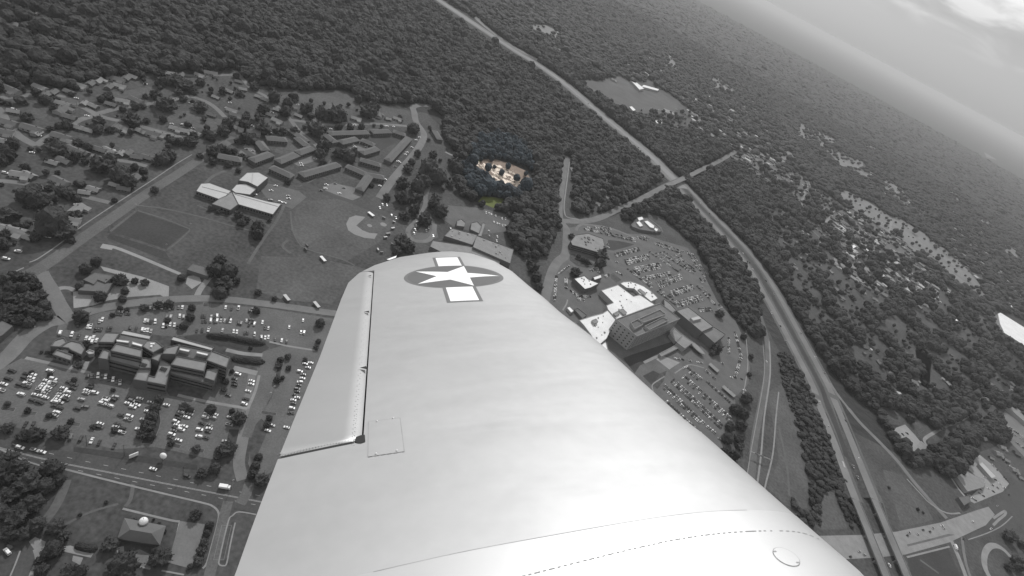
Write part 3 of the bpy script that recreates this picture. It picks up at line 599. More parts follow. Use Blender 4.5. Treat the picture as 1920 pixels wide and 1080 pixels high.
GAPS += [[(1380, 250), (1395, 246), (1420, 262), (1405, 268)], [(1455, 285), (1480, 283), (1500, 300), (1470, 300)], [(1610, 262), (1640, 275), (1655, 292), (1625, 280)], [(1770, 352), (1795, 362), (1815, 385), (1785, 375)], [(1830, 405), (1850, 412), (1862, 432), (1840, 425)], [(1880, 455), (1905, 470), (1910, 488), (1885, 475)], [(1330, 205), (1350, 210), (1345, 218), (1330, 214)]]
SOFT = set([1] + list(range(3, 11)) + list(range(len(GAPS) - 7, len(GAPS))))
def noise2(X, Y):
    'smooth clumping of the trees between house lots'
    return .5 + .28 * np.sin(X * .051 + 1.3 * np.sin(Y * .037)) + .22 * np.sin(Y * .063 + 1.7 * np.sin(X * .029)) * np.cos(X * .017)
def scatter(sp, d0, d1, polys, gaps=True, thin=0.55, roads=True):
    xs = np.arange(-0.78 * d1 - 400, 1.02 * d1, sp); ys = np.arange(-50, d1, sp)
    X, Y = np.meshgrid(xs, ys); X = X.ravel(); Y = Y.ravel()
    X = X + rng.uniform(-.45, .45, X.shape) * sp; Y = Y + rng.uniform(-.45, .45, Y.shape) * sp
    D = np.hypot(X, Y); s = (D >= d0) & (D < d1); X, Y = X[s], Y[s]
    px, py, c = proj(X, Y, np.zeros_like(X))
    s = (c > 1) & (px > -260) & (px < 2200) & (py > -160) & (py < 1200); X, Y, px, py = X[s], Y[s], px[s], py[s]
    k = np.zeros(X.shape, bool)
    for p in polys: k |= inside(px, py, p)
    X, Y, px, py = X[k], Y[k], px[k], py[k]
    if gaps:
        k = np.ones(X.shape, bool)
        wx = px + 3.2 * np.sin(X * .045 + 2 * np.sin(Y * .021)) ; wy = py + 2.2 * np.sin(Y * .05 + 2 * np.sin(X * .027)); keep = rng.random(X.shape) < .13
        for gi, p in enumerate(GAPS): k &= ~(inside(wx, wy, p) & (~keep if gi in SOFT else True))
        for p in HARD: k &= ~inside(px, py, p)
        t = np.zeros(X.shape, bool)
        for p in THIN: t |= inside(px, py, p)
        k &= ~(t & (rng.random(X.shape) > thin))
        t = inside(px, py, THIN[2]) & (noise2(X, Y) > .52); k &= ~t
        if roads: k &= ~road_mask(X, Y)
        for (hx, hy, hr) in HOUSES_CLEAR: k &= ~(((X - hx) ** 2 + (Y - hy) ** 2) < hr * hr)
        X, Y, px, py = X[k], Y[k], px[k], py[k]
    return X, Y, px, py
def forest(name, X, Y, size, label, cat, mt, zs=0.85, seed=0, subdiv=3, rough=0.30, smin=.65, smax=1.3):
    n = len(X); me = bpy.data.meshes.new(name)
    sc = size * rng.uniform(smin, smax, n) * np.where(rng.random(n) < .07, 1.45, 1.0); zf = zs * rng.uniform(.75, 1.3, n)
    me.from_pydata([(float(a), float(b), float(s * z * 0.62)) for a, b, s, z in zip(X, Y, sc, zf)], [], [])
    for nm, arr in (('sc', np.stack([sc, sc * rng.uniform(.85, 1.15, n), sc * zf], 1)), ('rot', np.stack([rng.uniform(-.25, .25, n), rng.uniform(-.25, .25, n), rng.uniform(0, 6.28, n)], 1))):
        at = me.attributes.new(nm, 'FLOAT_VECTOR', 'POINT'); at.data.foreach_set('vector', arr.astype(np.float32).ravel())
    at = me.attributes.new('pick', 'INT', 'POINT'); at.data.foreach_set('value', rng.integers(0, 4, n).astype(np.int32))
    o = bpy.data.objects.new(name, me); COL.objects.link(o); me.materials.append(mt)
    g = bpy.data.node_groups.new(name, 'GeometryNodeTree')
    g.interface.new_socket('Geometry', in_out='INPUT', socket_type='NodeSocketGeometry'); g.interface.new_socket('Geometry', in_out='OUTPUT', socket_type='NodeSocketGeometry')
    gi, go = g.nodes.new('NodeGroupInput'), g.nodes.new('NodeGroupOutput'); L = g.links.new
    g2i = g.nodes.new('GeometryNodeGeometryToInstance')
    for k in range(4):
        ico = g.nodes.new('GeometryNodeMeshIcoSphere'); ico.inputs['Radius'].default_value = 0.5; ico.inputs['Subdivisions'].default_value = subdiv
        nz = g.nodes.new('ShaderNodeTexNoise'); nz.noise_dimensions = '4D'; nz.inputs['W'].default_value = 3.1 * k + seed; nz.inputs['Scale'].default_value = 3.6; nz.inputs['Detail'].default_value = 2.5; nz.inputs['Roughness'].default_value = .7
        sp = g.nodes.new('GeometryNodeSetPosition'); nm = g.nodes.new('GeometryNodeInputNormal')
        a = g.nodes.new('ShaderNodeMath'); a.operation = 'SUBTRACT'; a.inputs[1].default_value = .5; L(nz.outputs[0], a.inputs[0])
        b = g.nodes.new('ShaderNodeMath'); b.operation = 'MULTIPLY'; b.inputs[1].default_value = rough * 2.2; L(a.outputs[0], b.inputs[0])
        v = g.nodes.new('ShaderNodeVectorMath'); v.operation = 'SCALE'; L(nm.outputs[0], v.inputs[0]); L(b.outputs[0], v.inputs['Scale'])
        L(ico.outputs['Mesh'], sp.inputs['Geometry']); L(v.outputs[0], sp.inputs['Offset'])
        sm = g.nodes.new('GeometryNodeSetMaterial'); sm.inputs['Material'].default_value = mt
        L(sp.outputs[0], sm.inputs[0]); L(sm.outputs[0], g2i.inputs[0])
    ip = g.nodes.new('GeometryNodeInstanceOnPoints'); ip.inputs['Pick Instance'].default_value = True
    def attr(nme, ty):
        n_ = g.nodes.new('GeometryNodeInputNamedAttribute'); n_.data_type = ty; n_.inputs['Name'].default_value = nme; return n_.outputs['Attribute']
    L(gi.outputs[0], ip.inputs['Points']); L(g2i.outputs[0], ip.inputs['Instance']); L(attr('pick', 'INT'), ip.inputs['Instance Index'])
    e2r = g.nodes.new('FunctionNodeEulerToRotation'); L(attr('rot', 'FLOAT_VECTOR'), e2r.inputs[0]); L(e2r.outputs[0], ip.inputs['Rotation']); L(attr('sc', 'FLOAT_VECTOR'), ip.inputs['Scale'])
    L(ip.outputs[0], go.inputs[0]); md = o.modifiers.new('woods', 'NODES'); md.node_group = g
    tag(o, label, cat, kind='stuff'); return o

# ------------------------------------------------------------------ single trees
def crown_mesh(name, seed, mt, leaves=420, elong=1.0, lumps=1.0):
    bm = bmesh.new(); bmesh.ops.create_icosphere(bm, subdivisions=3, radius=0.5); off = Vector((seed * 7.3, seed * 3.1, seed))
    for v in bm.verts:
        d = v.co.normalized(); k = 1 + lumps * 0.42 * noise.noise(d * 2.1 + off) + lumps * 0.30 * noise.noise(d * 5.0 + off) + 0.14 * noise.noise(d * 11 + off)
        v.co = d * 0.46 * k; v.co.z *= elong
        if v.co.z < -0.18: v.co.z = -0.18 + (v.co.z + 0.18) * 0.45
    rr = random.Random(seed); base = [v.co.copy() for v in bm.verts]
    for i in range(leaves):
        c = rr.choice(base) * rr.uniform(.9, 1.16); s = rr.uniform(.02, .055)
        a = Vector((rr.gauss(0, 1), rr.gauss(0, 1), rr.gauss(0, 1))).normalized(); b = a.orthogonal().normalized(); t = rr.uniform(0, 6); u = b * math.cos(t) + a.cross(b) * math.sin(t)
        w_ = a.cross(u); vs = [bm.verts.new(c + u * s + w_ * s * .3), bm.verts.new(c + w_ * s), bm.verts.new(c - u * s), bm.verts.new(c - w_ * s * .8)]
        bm.faces.new(vs)
    for v in bm.verts: v.co.z += 0.18 * 1.0
    me = bpy.data.meshes.new(name); bm.to_mesh(me); bm.free(); me.materials.append(mt); return me
def trunk_mesh(name, seed):
    mb = MB(); rr = random.Random(seed); mb.tube((0, 0, 0), (0.01, 0.0, 0.45), 0.035, 0.022, 7)
    for i in range(4):
        t = i * 1.6 + rr.random(); mb.tube((0, 0, .28 + .04 * i), (.2 * math.cos(t), .2 * math.sin(t), .5 + .05 * i), .016, .006, 5)
    me = bpy.data.meshes.new(name); me.from_pydata(mb.v, [], mb.f); me.materials.append(M_bark); return me
CR_ = [crown_mesh('crown', i, M_leafd if i in (2, 5) else M_leaf, elong=(1.0, .85, 1.15, .95, 1.25, 1.05)[i], lumps=(1, 1.3, .8, 1.5, .7, 1.1)[i]) for i in range(6)]
TR_ = [trunk_mesh('trunk', i) for i in range(3)]
TREES = []       # (px, py, diameter px, kind)
def place_tree(x, y, dpx, k=None):
    s = dpx * mpp(x, y) if False else None
    # width in metres from the camera-space depth of the crown
    p = P(x, y, 6.0); depth = (p - CAM).dot(Fv); dia = dpx * depth / FOC * 0.97
    p = P(x, y, 0.40 * dia); k = random.randrange(6) if k is None else k
    r = bpy.data.objects.new('tree', None); COL.objects.link(r); r.location = (p.x, p.y, 0); r.rotation_euler = (0, 0, random.uniform(0, 6.28)); r.empty_display_size = 1
    hz_ = random.uniform(.92, 1.18)
    c = bpy.data.objects.new('crown', CR_[k]); COL.objects.link(c); c.parent = r; c.location = (0, 0, dia * 0.20); c.scale = (dia * 1.04, dia * random.uniform(.94, 1.1), dia * hz_)
    t = bpy.data.objects.new('trunk', TR_[k % 3]); COL.objects.link(t); t.parent = r; t.scale = (dia, dia, dia)
    return r, dia, k
TL = [(14,757,10),(52,770,11),(92,779,11),(133,790,11),(175,800,10),(215,807,11),(139,712,10),(171,722,9),(212,731,8),(59,698,8),(94,703,9),
(114,812,28),(68,815,26),(15,802,20),(42,818,20),(298,750,17),(291,765,18),(285,782,21),(277,800,24),(266,815,18),(283,818,16),(345,763,18),(358,769,12),(395,768,19),(435,771,10),(447,785,26),(428,840,28),(411,843,13),(407,856,13),(320,832,12),(368,842,14),(403,878,21),(378,888,18),(505,784,12),(500,797,12),(485,857,15),(479,873,18),(490,900,24),(473,890,18),
(366,966,19),(393,985,15),(388,1000,14),(383,1018,17),(377,1034,17),(372,1053,17),(357,1062,11),(206,1020,26),(300,1045,36),(232,1062,48),(100,1030,32),(106,988,28),(150,965,7),(75,1052,18),(78,1068,22),(135,1078,36),(156,1068,14),(199,942,7),(120,1005,20),(270,985,6),(263,984,8),(278,983,6),(298,982,7),(309,995,7),(252,974,8),(262,984,6),(288,974,5),
(10,890,44),(52,905,40),(98,880,38),(85,912,32),(60,945,36),(30,965,40),(68,985,30),(14,930,34),(15,1000,28),(35,878,32),(12,862,36),(108,900,24),(45,1000,26),(-5,960,34),
(10,525,24),(30,520,24),(50,520,22),(66,535,22),(20,542,26),(43,540,24),(76,553,22),(12,560,26),(35,560,24),(58,560,24),(83,573,22),(20,580,26),(45,580,24),(68,588,24),(87,592,20),(34,600,22),(55,606,20),(8,598,22),
(152,594,26),(147,603,14),(270,577,15),(297,572,16),(317,570,16),(360,577,14),(357,595,16),(345,611,16),(211,590,9),(225,578,10),(314,600,12),(180,490,18),(160,505,20),(225,526,24),(253,527,12),(271,530,14),(188,556,22),(234,546,14),(230,561,14),(150,538,17),(166,542,12),(340,521,14),(200,530,16),(238,580,8),
(413,487,20),(403,507,28),(427,510,30),(420,532,30),(412,550,24),(436,507,20),(443,527,14),(484,547,12),(515,560,10),(480,582,15),(600,606,17),(447,403,16),(453,417,16),(462,411,14),(484,426,25),(482,440,20),(395,391,10),(410,396,10),(425,399,8),(290,356,14),(505,413,8),(447,320,10),(540,340,12),
(525,675,12),(522,685,12),(540,669,11),(541,690,10),(520,713,14),(530,708,8),(597,640,10),(593,651,10),(572,674,9),(423,715,12),(420,730,10),(470,652,7),(435,696,8),(160,647,13),(147,685,14),(185,655,14),(78,660,6),(88,660,6),(96,662,8),
(48,314,14),(108,324,9),(190,309,34),(206,298,22),(225,328,36),(242,342,26),(252,313,14),(269,320,14),(50,368,32),(72,374,38),(91,352,14),(115,358,22),(131,364,22),(145,373,14),(70,350,14),(8,402,30),(98,418,54),(118,432,38),(30,423,14),(47,424,14),(143,404,17),(65,446,17),(5,458,24),(10,440,18),(133,451,14),(215,376,10),(305,298,26),(316,292,26),(293,305,16),(155,345,10),(105,278,30),(96,268,20),(137,294,22),(160,302,12),(2,300,24),(16,290,24),(6,283,24),(24,270,22),(165,276,16),(146,268,16),(2,346,8),(88,301,10),
(16,195,9),(41,169,12),(40,186,10),(50,219,19),(68,174,16),(83,187,20),(100,204,14),(95,241,12),(110,237,14),(125,235,19),(2,190,14),(133,177,10),(190,186,14),(203,181,16),(230,204,12),(254,200,14),(269,199,10),(272,181,9),(292,178,18),(311,195,30),(247,225,30),(275,226,12),(185,227,19),(183,244,17),(207,243,14),(306,223,14),(265,141,14),(299,137,20),(301,155,18),(314,155,14),(330,150,26),(347,160,24),
(376,154,16),(475,150,16),(477,162,17),(443,142,12),(335,172,14),(363,170,14),(343,185,12),(376,200,22),(418,171,14),(395,176,9),(449,175,14),(495,203,21),(487,221,18),(514,183,22),(553,184,14),(540,193,18),(535,210,21),(458,234,22),(461,219,14),(427,234,21),(419,245,22),(437,224,12),(493,240,26),(387,250,14),(396,256,18),(320,262,14),(335,265,18),(357,265,22),(363,254,14),(517,246,10),(530,246,14),(553,247,18),(592,243,28),(608,242,10),(607,275,24),(600,288,20),(575,204,22),(603,213,24),(611,222,14),(446,265,12),(461,260,22),(476,267,12),(399,284,22),(415,277,18),(427,283,13),(439,283,12),(375,292,12),(399,303,14),(429,308,14),(453,293,12),(466,297,8),
(632,215,32),(672,186,14),(690,208,30),(702,200,20),(750,220,10),(775,241,22),(637,287,22),(655,295,22),(664,285,14),(606,304,14),(635,239,14),(657,239,12),(678,238,12),(697,346,10),(812,290,14),(783,288,14),(765,315,18),(772,304,14),(755,345,24),(805,318,40),(820,332,34),(795,340,28),(782,350,26),(850,310,18),(856,336,16),(845,345,16),
(725,370,14),(755,371,26),(780,374,24),(776,394,20),(760,404,20),(797,412,28),(812,384,20),(826,396,26),(818,371,18),(755,454,30),(768,466,20),(745,470,18),
(1079,511,20),(1128,478,22),(1126,494,20),(1130,468,14),(1071,443,10),(1085,481,9),(1093,487,10),(1101,491,10),(1072,463,8),(1185,406,16),(1172,407,14),(1350,588,16),(1343,655,20),(1336,662,12),(1394,632,12),(1400,747,22),(1379,768,22),(1394,776,22),(1369,800,20),(1390,798,20),(1385,822,20),(1364,822,22),(1388,838,16),(1376,854,20),(1359,846,16),(1000,503,20),(1006,520,20),(1011,538,16),(995,492,14),(1340,648,12),(1408,669,10),(1405,702,9),
(1707,785,16),(1727,778,17),(1743,776,20),(1765,772,20),(1757,795,22),(1790,756,22),(1815,748,24),(1730,745,24),(1690,755,26),(1892,1006,22),(1915,1020,14),(1910,1057,26),(1893,1064,16),(1721,955,6),(1731,961,5),(1667,914,5)]

# ------------------------------------------------------------------ landmarks that labels point to
LM = {'beside the rows of the front car park': (110, 740), 'around the domed house at the bottom': (265, 1010), 'in the clump at the bottom left edge': (40, 930), 'in the grove by the left road bend': (45, 560),
      'along the rear car park drive': (300, 590), 'around the house on the gravel yard': (200, 530), 'beside the dark barn': (410, 520), 'in front of the cross shaped school': (460, 400), 'on the islands right of the office block': (525, 690),
      'around the annex left of offices': (120, 655), 'by the lone house under the left street': (80, 400), 'along the left edge lawns': (15, 300), 'around the street left of the school field': (230, 320), 'at the left street crossing': (100, 270),
      'on the far left block of houses': (50, 190), 'around the upper crossing of the suburb': (190, 220), 'below the wood edge at upper left': (300, 160), 'in the middle of the suburb': (340, 240), 'around the curved lane of houses': (460, 190),
      'between the suburb and the flats': (490, 240), 'at the west end of the flats': (420, 290), 'by the mown field above the flats': (600, 215), 'amid the bent rows of flats': (635, 290), 'by the loop road past the flats': (770, 240),
      'along the street right of the flats': (790, 340), 'beyond the baseball diamond': (770, 390), 'behind the wing tip': (755, 455), 'beside the clinic by the stub road': (1110, 480), 'right of the wing tip on the lawn': (1005, 515),
      'at the foot of the hospital car park': (1385, 800), 'on the east side of the hospital': (1360, 630), 'round the pale lot by the highway': (1740, 770), 'near the loop drive at the lower right': (1895, 1040), 'on the grass of the highway ramp': (1710, 950),
      'at the hedge of the drive-out by the wing': (480, 880), 'between the parking rows below the offices': (380, 800), 'around the empty striped lot': (380, 1010), 'left of the street at the bottom edge': (90, 1050), 'in the right wooded suburb': (1650, 580), 'by the overpass road houses': (1110, 350), 'near the white field house far off': (1220, 200), 'at the right edge houses': (1800, 750), 'on the strip beyond the woods': (1520, 360)}
def nearest(x, y): return min(LM, key=lambda k: math.hypot(LM[k][0] - x, (LM[k][1] - y)))
def ordlabels(items, fmt, key=lambda o: o[0]):
    "items: (px, py, object, extra); labels by nearest landmark, counted from the left"
    by = {}
    for it in items: by.setdefault(nearest(it[0], it[1]), []).append(it)
    for lm, its in by.items():
        its.sort(key=lambda i: (i[0], i[1]))
        for i, it in enumerate(its):
            fmt(it, lm, ordn(i), len(its))

# ------------------------------------------------------------------ buildings
def block(name, label, cat, at, polys, group=None):
    c = P(*at); t = thing(name, label, cat, (0, 0, 0), group); out = []
    for a in polys: out.append(prism(t, **a))
    return t, out
def vents(t, poly, z, n, seed, mt=M_pale, px=True, s=(.8, 2.4)):
    p = [tuple(P(x, y, z))[:2] for x, y in poly] if px else poly
    rr = random.Random(seed); xs = [a[0] for a in p]; ys = [a[1] for a in p]; k = 0; pp = inset(ccw(p), 3)
    while k < n:
        x, y = rr.uniform(min(xs), max(xs)), rr.uniform(min(ys), max(ys))
        if not inside(np.array([x]), np.array([y]), pp)[0]: k += .05; continue
        mb = MB(); a = rr.uniform(*s); mb.box((x, y, z - .7), (a, a * rr.uniform(.6, 1.4), rr.uniform(.6, 1.5)), .5); mb.build('roof_vent', mt, t); k += 1
# office complex
T1 = thing('office_building', 'large brick office block of stepped grey roofs left of the wing', 'office building')
OFF = [
 ([(184, 641), (197, 622), (225, 623), (213, 642)], 17, 0), ([(207, 657), (218, 643), (267, 655), (265, 670)], 17, 0), ([(184, 671), (194, 653), (206, 658), (203, 674)], 13, 0),
 ([(225, 626), (231, 617), (284, 628), (281, 636)], 11, 2), ([(267, 649), (276, 637), (292, 638), (307, 650), (287, 661)], 17, 0), ([(284, 672), (288, 661), (304, 662), (297, 677)], 14, 0),
 ([(250, 711), (261, 690), (283, 690), (275, 715)], 11, 0), ([(262, 689.5), (267, 670), (283, 671.5), (283, 689.5)], 13, 0), ([(275.5, 715), (278, 703), (290, 706), (297, 690), (300, 672), (322, 684), (317, 700), (311, 722)], 11, 0),
 ([(320, 637), (325, 629), (402, 651), (397, 657)], 11, 2), ([(304, 663), (312, 651), (337, 645), (329, 664)], 17, 0), ([(320, 683), (332, 667), (388, 678), (383, 696)], 17, 0),
 ([(387, 675), (397, 657), (431, 670), (425, 689)], 17, 0), ([(383.5, 708), (388, 693), (411, 689), (402, 714)], 13, 0),
 ([(203.5, 674), (207, 657.5), (265, 670.5), (262, 689)], 11, 0), ([(318, 700), (321, 684.5), (383, 697), (402, 714), (400, 722)], 9, 0), ([(213, 643), (226, 625), (282, 636), (268, 655)], 13, 1), ([(328, 665), (338, 646), (397, 658), (388, 677)], 13, 1)]
wb = []
for poly, h, rf in OFF:
    p, _, _ = prism(T1, poly, h, roof=(M_groof, M_droof, M_lroof)[rf], wall=M_wall); wb.append((p, h))
for p, h in wb:
    if h in (17, 13, 11, 9):
        for i in range(len(p)):
            a, b = Vector(p[i]), Vector(p[(i + 1) % len(p)]); nrm = Vector(((b - a).y, -(b - a).x)).normalized()
            if nrm.y < -0.2 and (b - a).length > 9: windows(T1, p, [i], 1.0, h - .8, max(2, int(h / 3.7)), 4, hfrac=.36, band=True)
for pl in ([(218, 636), (243, 639), (241, 643), (218, 640)], [(248, 640), (268, 646), (266, 650), (247, 645)], [(337, 652), (357, 656), (354, 660), (336, 656)], [(369, 658), (391, 663), (389, 667), (368, 662)]):
    prism(T1, pl, 16, 12.4, M_pale, M_white, par=.1, wname='plant_room_wall', rname='plant_room_roof')
for i, (x, y) in enumerate([(264, 682), (267, 683), (270, 684), (273, 685), (302, 690), (305, 691), (308, 692), (311, 693)]):
    mb = MB(); c = P(x, y, 13.5 if i < 4 else 11.5); mb.box((c.x, c.y, c.z - 1), (.9, 3.2, .9), .3); mb.build('skylight', M_glass, T1)
vents(T1, [(267, 649), (276, 637), (292, 638), (307, 650), (287, 661)], 17, 4, 3, M_white)
# annex left of it
T2 = thing('annex_building', 'low grey roofed annex of angled wings left of the office block', 'annex')
for pl, h in (([(94, 649), (103, 637), (120, 632), (126, 641), (112, 650)], 6), ([(112.5, 650), (126.5, 641), (135, 638), (152, 642), (160, 652), (153, 665), (133, 656), (128, 652)], 6.5), ([(98, 664), (107, 654.5), (137, 665), (133, 676)], 6), ([(113, 657), (119, 651), (130, 656), (127, 661)], 5)):
    p, _, _ = prism(T2, pl, h, roof=M_groof, wall=M_wall)
    for i in range(len(p)):
        a, b = Vector(p[i]), Vector(p[(i + 1) % len(p)]); nrm = Vector(((b - a).y, -(b - a).x)).normalized()
        if nrm.y < -.3 and (b - a).length > 8: windows(T2, p, [i], 1, 5.4, 1, 3, hfrac=.5)
T2b = thing('pavilion', 'small white roofed pavilion between the annex and the office block', 'pavilion'); prism(T2b, [(161, 659), (168, 655), (177, 658), (176, 663), (167, 664)], 4, roof=M_lroof, wall=M_pale)
# school
T3 = thing('school_building', 'cross shaped school with pale metal roofs beside the playing field', 'school')
for pl, h, rf in (([(367.5, 358), (377, 344), (393, 343), (434, 358), (424, 367), (410, 373)], 6, M_lroof), ([(434.5, 358), (440, 361), (500, 377), (527.5, 382), (512, 402), (447, 383)], 6, M_lroof),
                  ([(397, 382), (412, 372), (424.5, 367), (434, 359), (446.5, 383), (432, 394), (413, 387)], 6.3, M_groof), ([(434, 356), (443, 346), (460, 344), (481, 354), (469, 365), (441, 361)], 7, M_lroof)):
    p, _, _ = prism(T3, pl, h, roof=rf, wall=M_wall, par=.15)
    for i in range(len(p)):
        a, b = Vector(p[i]), Vector(p[(i + 1) % len(p)]); nrm = Vector(((b - a).y, -(b - a).x)).normalized()
        if nrm.y < -.3 and (b - a).length > 10: windows(T3, p, [i], 1, 5.4, 1, 3, hfrac=.5)
prism(T3, [(447, 338), (463, 323.5), (485, 323), (503, 333), (483, 350), (465, 341)], 10, roof=M_lroof, wall=M_wall, par=.15, wname='gym_wall', rname='gym_roof')
a, b = P(468, 323.5, 10.2), P(480, 351, 10.2); mb = MB(); mb.tube((P(474, 324, 10).x, P(474, 324, 10).y, 10), (P(472, 344, 10).x, P(472, 344, 10).y, 10), .35, n=5); mb.build('gym_ridge', M_lroof, T3)
a, b = P(379, 350, 6), P(436, 365, 6); mb = MB(); mb.tube(tuple(a), tuple(b), .4, n=5); mb.tube(tuple(P(440, 364, 6)), tuple(P(521, 387, 6)), .4, n=5); mb.build('roof_ridge', M_lroof, T3)
# second school under the wing tip
T4 = thing('flat_school', 'grey flat roofed school half hidden behind the wing tip', 'school')
for pl, h, rf in (([(833, 442), (847, 427), (896, 440), (886, 459)], 7, M_groof), ([(886.5, 463), (894, 441), (963.5, 467), (957, 494)], 8, M_groof), ([(806, 462), (812, 450), (886, 462), (940, 485), (935, 500), (885, 500)], 5, M_groof),
                  ([(856, 423), (857, 413), (865, 410), (873, 417), (871, 425)], 8, M_conc), ([(882, 430), (884, 417), (895, 415), (904, 424), (899, 438)], 8, M_conc), ([(896, 442), (905, 417), (911, 418), (903, 443)], 8, M_conc)):
    prism(T4, pl, h, roof=rf, wall=M_wall)
vents(T4, [(833, 442), (847, 427), (896, 440), (886, 459)], 7, 10, 5); vents(T4, [(886.5, 463), (894, 441), (963.5, 467), (957, 494)], 8, 12, 6)
# hospital
T5 = thing('hospital_wing', 'sprawling low hospital with bright white roofs beside the dark tower', 'hospital wing')
for pl, h in (([(1127, 544), (1159, 533.5), (1173, 544), (1188, 555), (1200, 552), (1218, 564), (1228.5, 571), (1155.5, 598), (1140, 580), (1137, 572), (1150, 567)], 9),
              ([(1163, 531), (1169, 528), (1182, 527), (1195, 531), (1207, 536), (1220, 545), (1228, 552), (1234, 559), (1221, 565), (1206, 553), (1200, 551.5), (1189, 541), (1175, 539.5)], 10),
              ([(1086, 600), (1110, 592), (1130, 587), (1140, 580.5), (1154.5, 598.5), (1138, 634), (1120, 650), (1108, 627), (1095, 610)], 8), ([(1060, 598), (1080, 606), (1107, 628), (1119, 651), (1136, 640), (1140, 655), (1146, 664), (1120, 664), (1085, 630)], 6)):
    p, _, _ = prism(T5, pl, h, roof=M_white, wall=M_pale)
    vents(T5, pl, h, 9, int(h) + 3, M_groof, s=(.8, 2.2))
prism(T5, [(1188, 543), (1197, 551.5), (1188, 554), (1175, 544), (1182, 540)], 6, roof=M_droof, wall=M_wall)
for pl in ([(1150, 587), (1158, 583), (1163, 587), (1155, 592)], [(1160, 581), (1168, 578), (1176, 586), (1170, 590)], [(1110, 600), (1118, 597), (1122, 603), (1114, 606)], [(1196, 543), (1200, 541), (1212, 550), (1208, 553)]):
    prism(T5, pl, 11, 8.0, M_pale, M_groof, par=.3, wname='plant_wall', rname='plant_roof')
T5b = thing('white_clinic', 'small white roofed building above left of the hospital', 'clinic')
prism(T5b, [(1076, 522), (1096, 516.5), (1103, 523), (1124, 531), (1108, 539), (1097, 542)], 9, roof=M_white, wall=M_wall); vents(T5b, [(1076, 522), (1096, 516.5), (1103, 523), (1124, 531), (1108, 539), (1097, 542)], 9, 8, 9, M_droof)
prism(T5b, [(1112, 519), (1127, 514), (1129, 520), (1115, 525)], 6, roof=M_white, wall=M_wall)
T5c = thing('utility_box', 'white box shed at the ambulance bend by the wing edge', 'shed'); prism(T5c, [(1063, 577), (1068, 575), (1076, 583), (1071, 586)], 4, roof=M_white, wall=M_pale, par=.1)
T5d = thing('dark_annex', 'dark flat annex between the lawn and the white box shed', 'annex'); prism(T5d, [(1077, 580), (1083, 577), (1101, 591), (1092, 597)], 4, roof=M_droof, wall=M_wall)
T6 = thing('hospital_tower', 'tall dark concrete hospital tower with gridded windows and rooftop plant', 'tower')
HT = 27
p, _, _ = prism(T6, [(1155, 598), (1238, 568), (1275.5, 597), (1194.5, 630)], HT, roof=M_asph2, wall=M_twall, par=1.2)
for i in range(4):
    a, b = Vector(p[i]), Vector(p[(i + 1) % 4]); nrm = Vector(((b - a).y, -(b - a).x)).normalized()
    windows(T6, p, [i], 1.5, HT - 2.5, 8 if nrm.x > .2 else 5, 3.4 if nrm.x > .2 else 6.5, frac=.6 if nrm.x > .2 else .32, hfrac=.52 if nrm.x > .2 else .34)
for pl, h in (([(1196, 598), (1237, 580), (1249, 589), (1207, 604)], HT + 4), ([(1209, 611), (1243, 594), (1254, 600), (1218, 618)], HT + 3), ([(1183, 604), (1198, 597), (1206, 608), (1190, 616)], HT + 3.4)):
    prism(T6, pl, h, HT - 1.2, M_pale, M_droof, par=1.5, wname='plant_wall', rname='plant_roof')
T7 = thing('hospital_slab', 'long grey roofed slab with a shaded wall right of the tower', 'hospital wing')
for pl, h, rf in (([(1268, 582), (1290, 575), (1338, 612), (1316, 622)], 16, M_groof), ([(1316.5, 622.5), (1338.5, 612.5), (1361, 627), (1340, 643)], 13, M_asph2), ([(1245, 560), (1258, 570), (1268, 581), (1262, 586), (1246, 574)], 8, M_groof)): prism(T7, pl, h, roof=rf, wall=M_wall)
prism(T7, [(1295, 596), (1310, 592), (1316, 597), (1300, 601)], 19, 15, M_pale, M_lroof, par=.2, wname='plant_wall', rname='plant_roof')
T8 = thing('entrance_building', 'pale low entrance block with a walkway right of the tower foot', 'entrance')
for pl, h in (([(1256, 625), (1266, 616), (1280, 628), (1268, 641)], 6), ([(1269, 641.5), (1281, 628), (1300, 641), (1284, 653)], 8), ([(1236, 663), (1264, 648), (1272, 652), (1240, 668)], 4.5)): prism(T8, pl, h, roof=M_conc, wall=M_pale)
T9 = thing('canopy', 'oval pale entrance canopy in front of the shaded slab', 'canopy'); c = P(1308, 652, 5); dv = (P(1316, 660, 5) - P(1300, 645, 5)).normalized(); nv = Vector((-dv.y, dv.x, 0))
el_ = [tuple((c + dv * 13 * math.cos(t) + nv * 6 * math.sin(t)))[:2] for t in [i * math.pi / 10 for i in range(20)]]
prism(T9, el_, 5, 4.0, M_conc, M_conc, par=.3, px=False, wname='rim', rname='roof'); mb = MB()
for k in (-8, 8): q = c + dv * k; mb.box((q.x, q.y, 0), (1, 1, 4.1))
mb.build('column', M_conc, T9)
T10 = thing('octagonal_clinic', 'clinic with a pale cut-corner roof by the stub road', 'clinic')
p, _, _ = prism(T10, [(1070, 452), (1080, 440), (1103, 437), (1131, 447), (1135, 463), (1122, 473), (1095, 465), (1073, 459)], 11, roof=M_conc, wall=M_wall)
for i in range(len(p)): windows(T10, p, [i], 1, 10.5, 3, 5, hfrac=.4, band=True)
vents(T10, [(1091, 445), (1098, 440), (1110, 443), (1112, 454), (1100, 458), (1091, 452)], 11, 7, 3, M_droof, s=(2, 4)); vents(T10, [(1075, 452), (1090, 441), (1128, 449), (1122, 470)], 11, 6, 8, M_droof)
T11 = thing('office_pavilion', 'dark roofed pavilion with three white roof decks above the hospital parking', 'office')
prism(T11, [(1183, 421), (1195, 409), (1214, 408), (1237, 427), (1241, 434), (1224, 434), (1200, 430), (1186, 425)], 5, roof=M_droof, wall=M_wall)
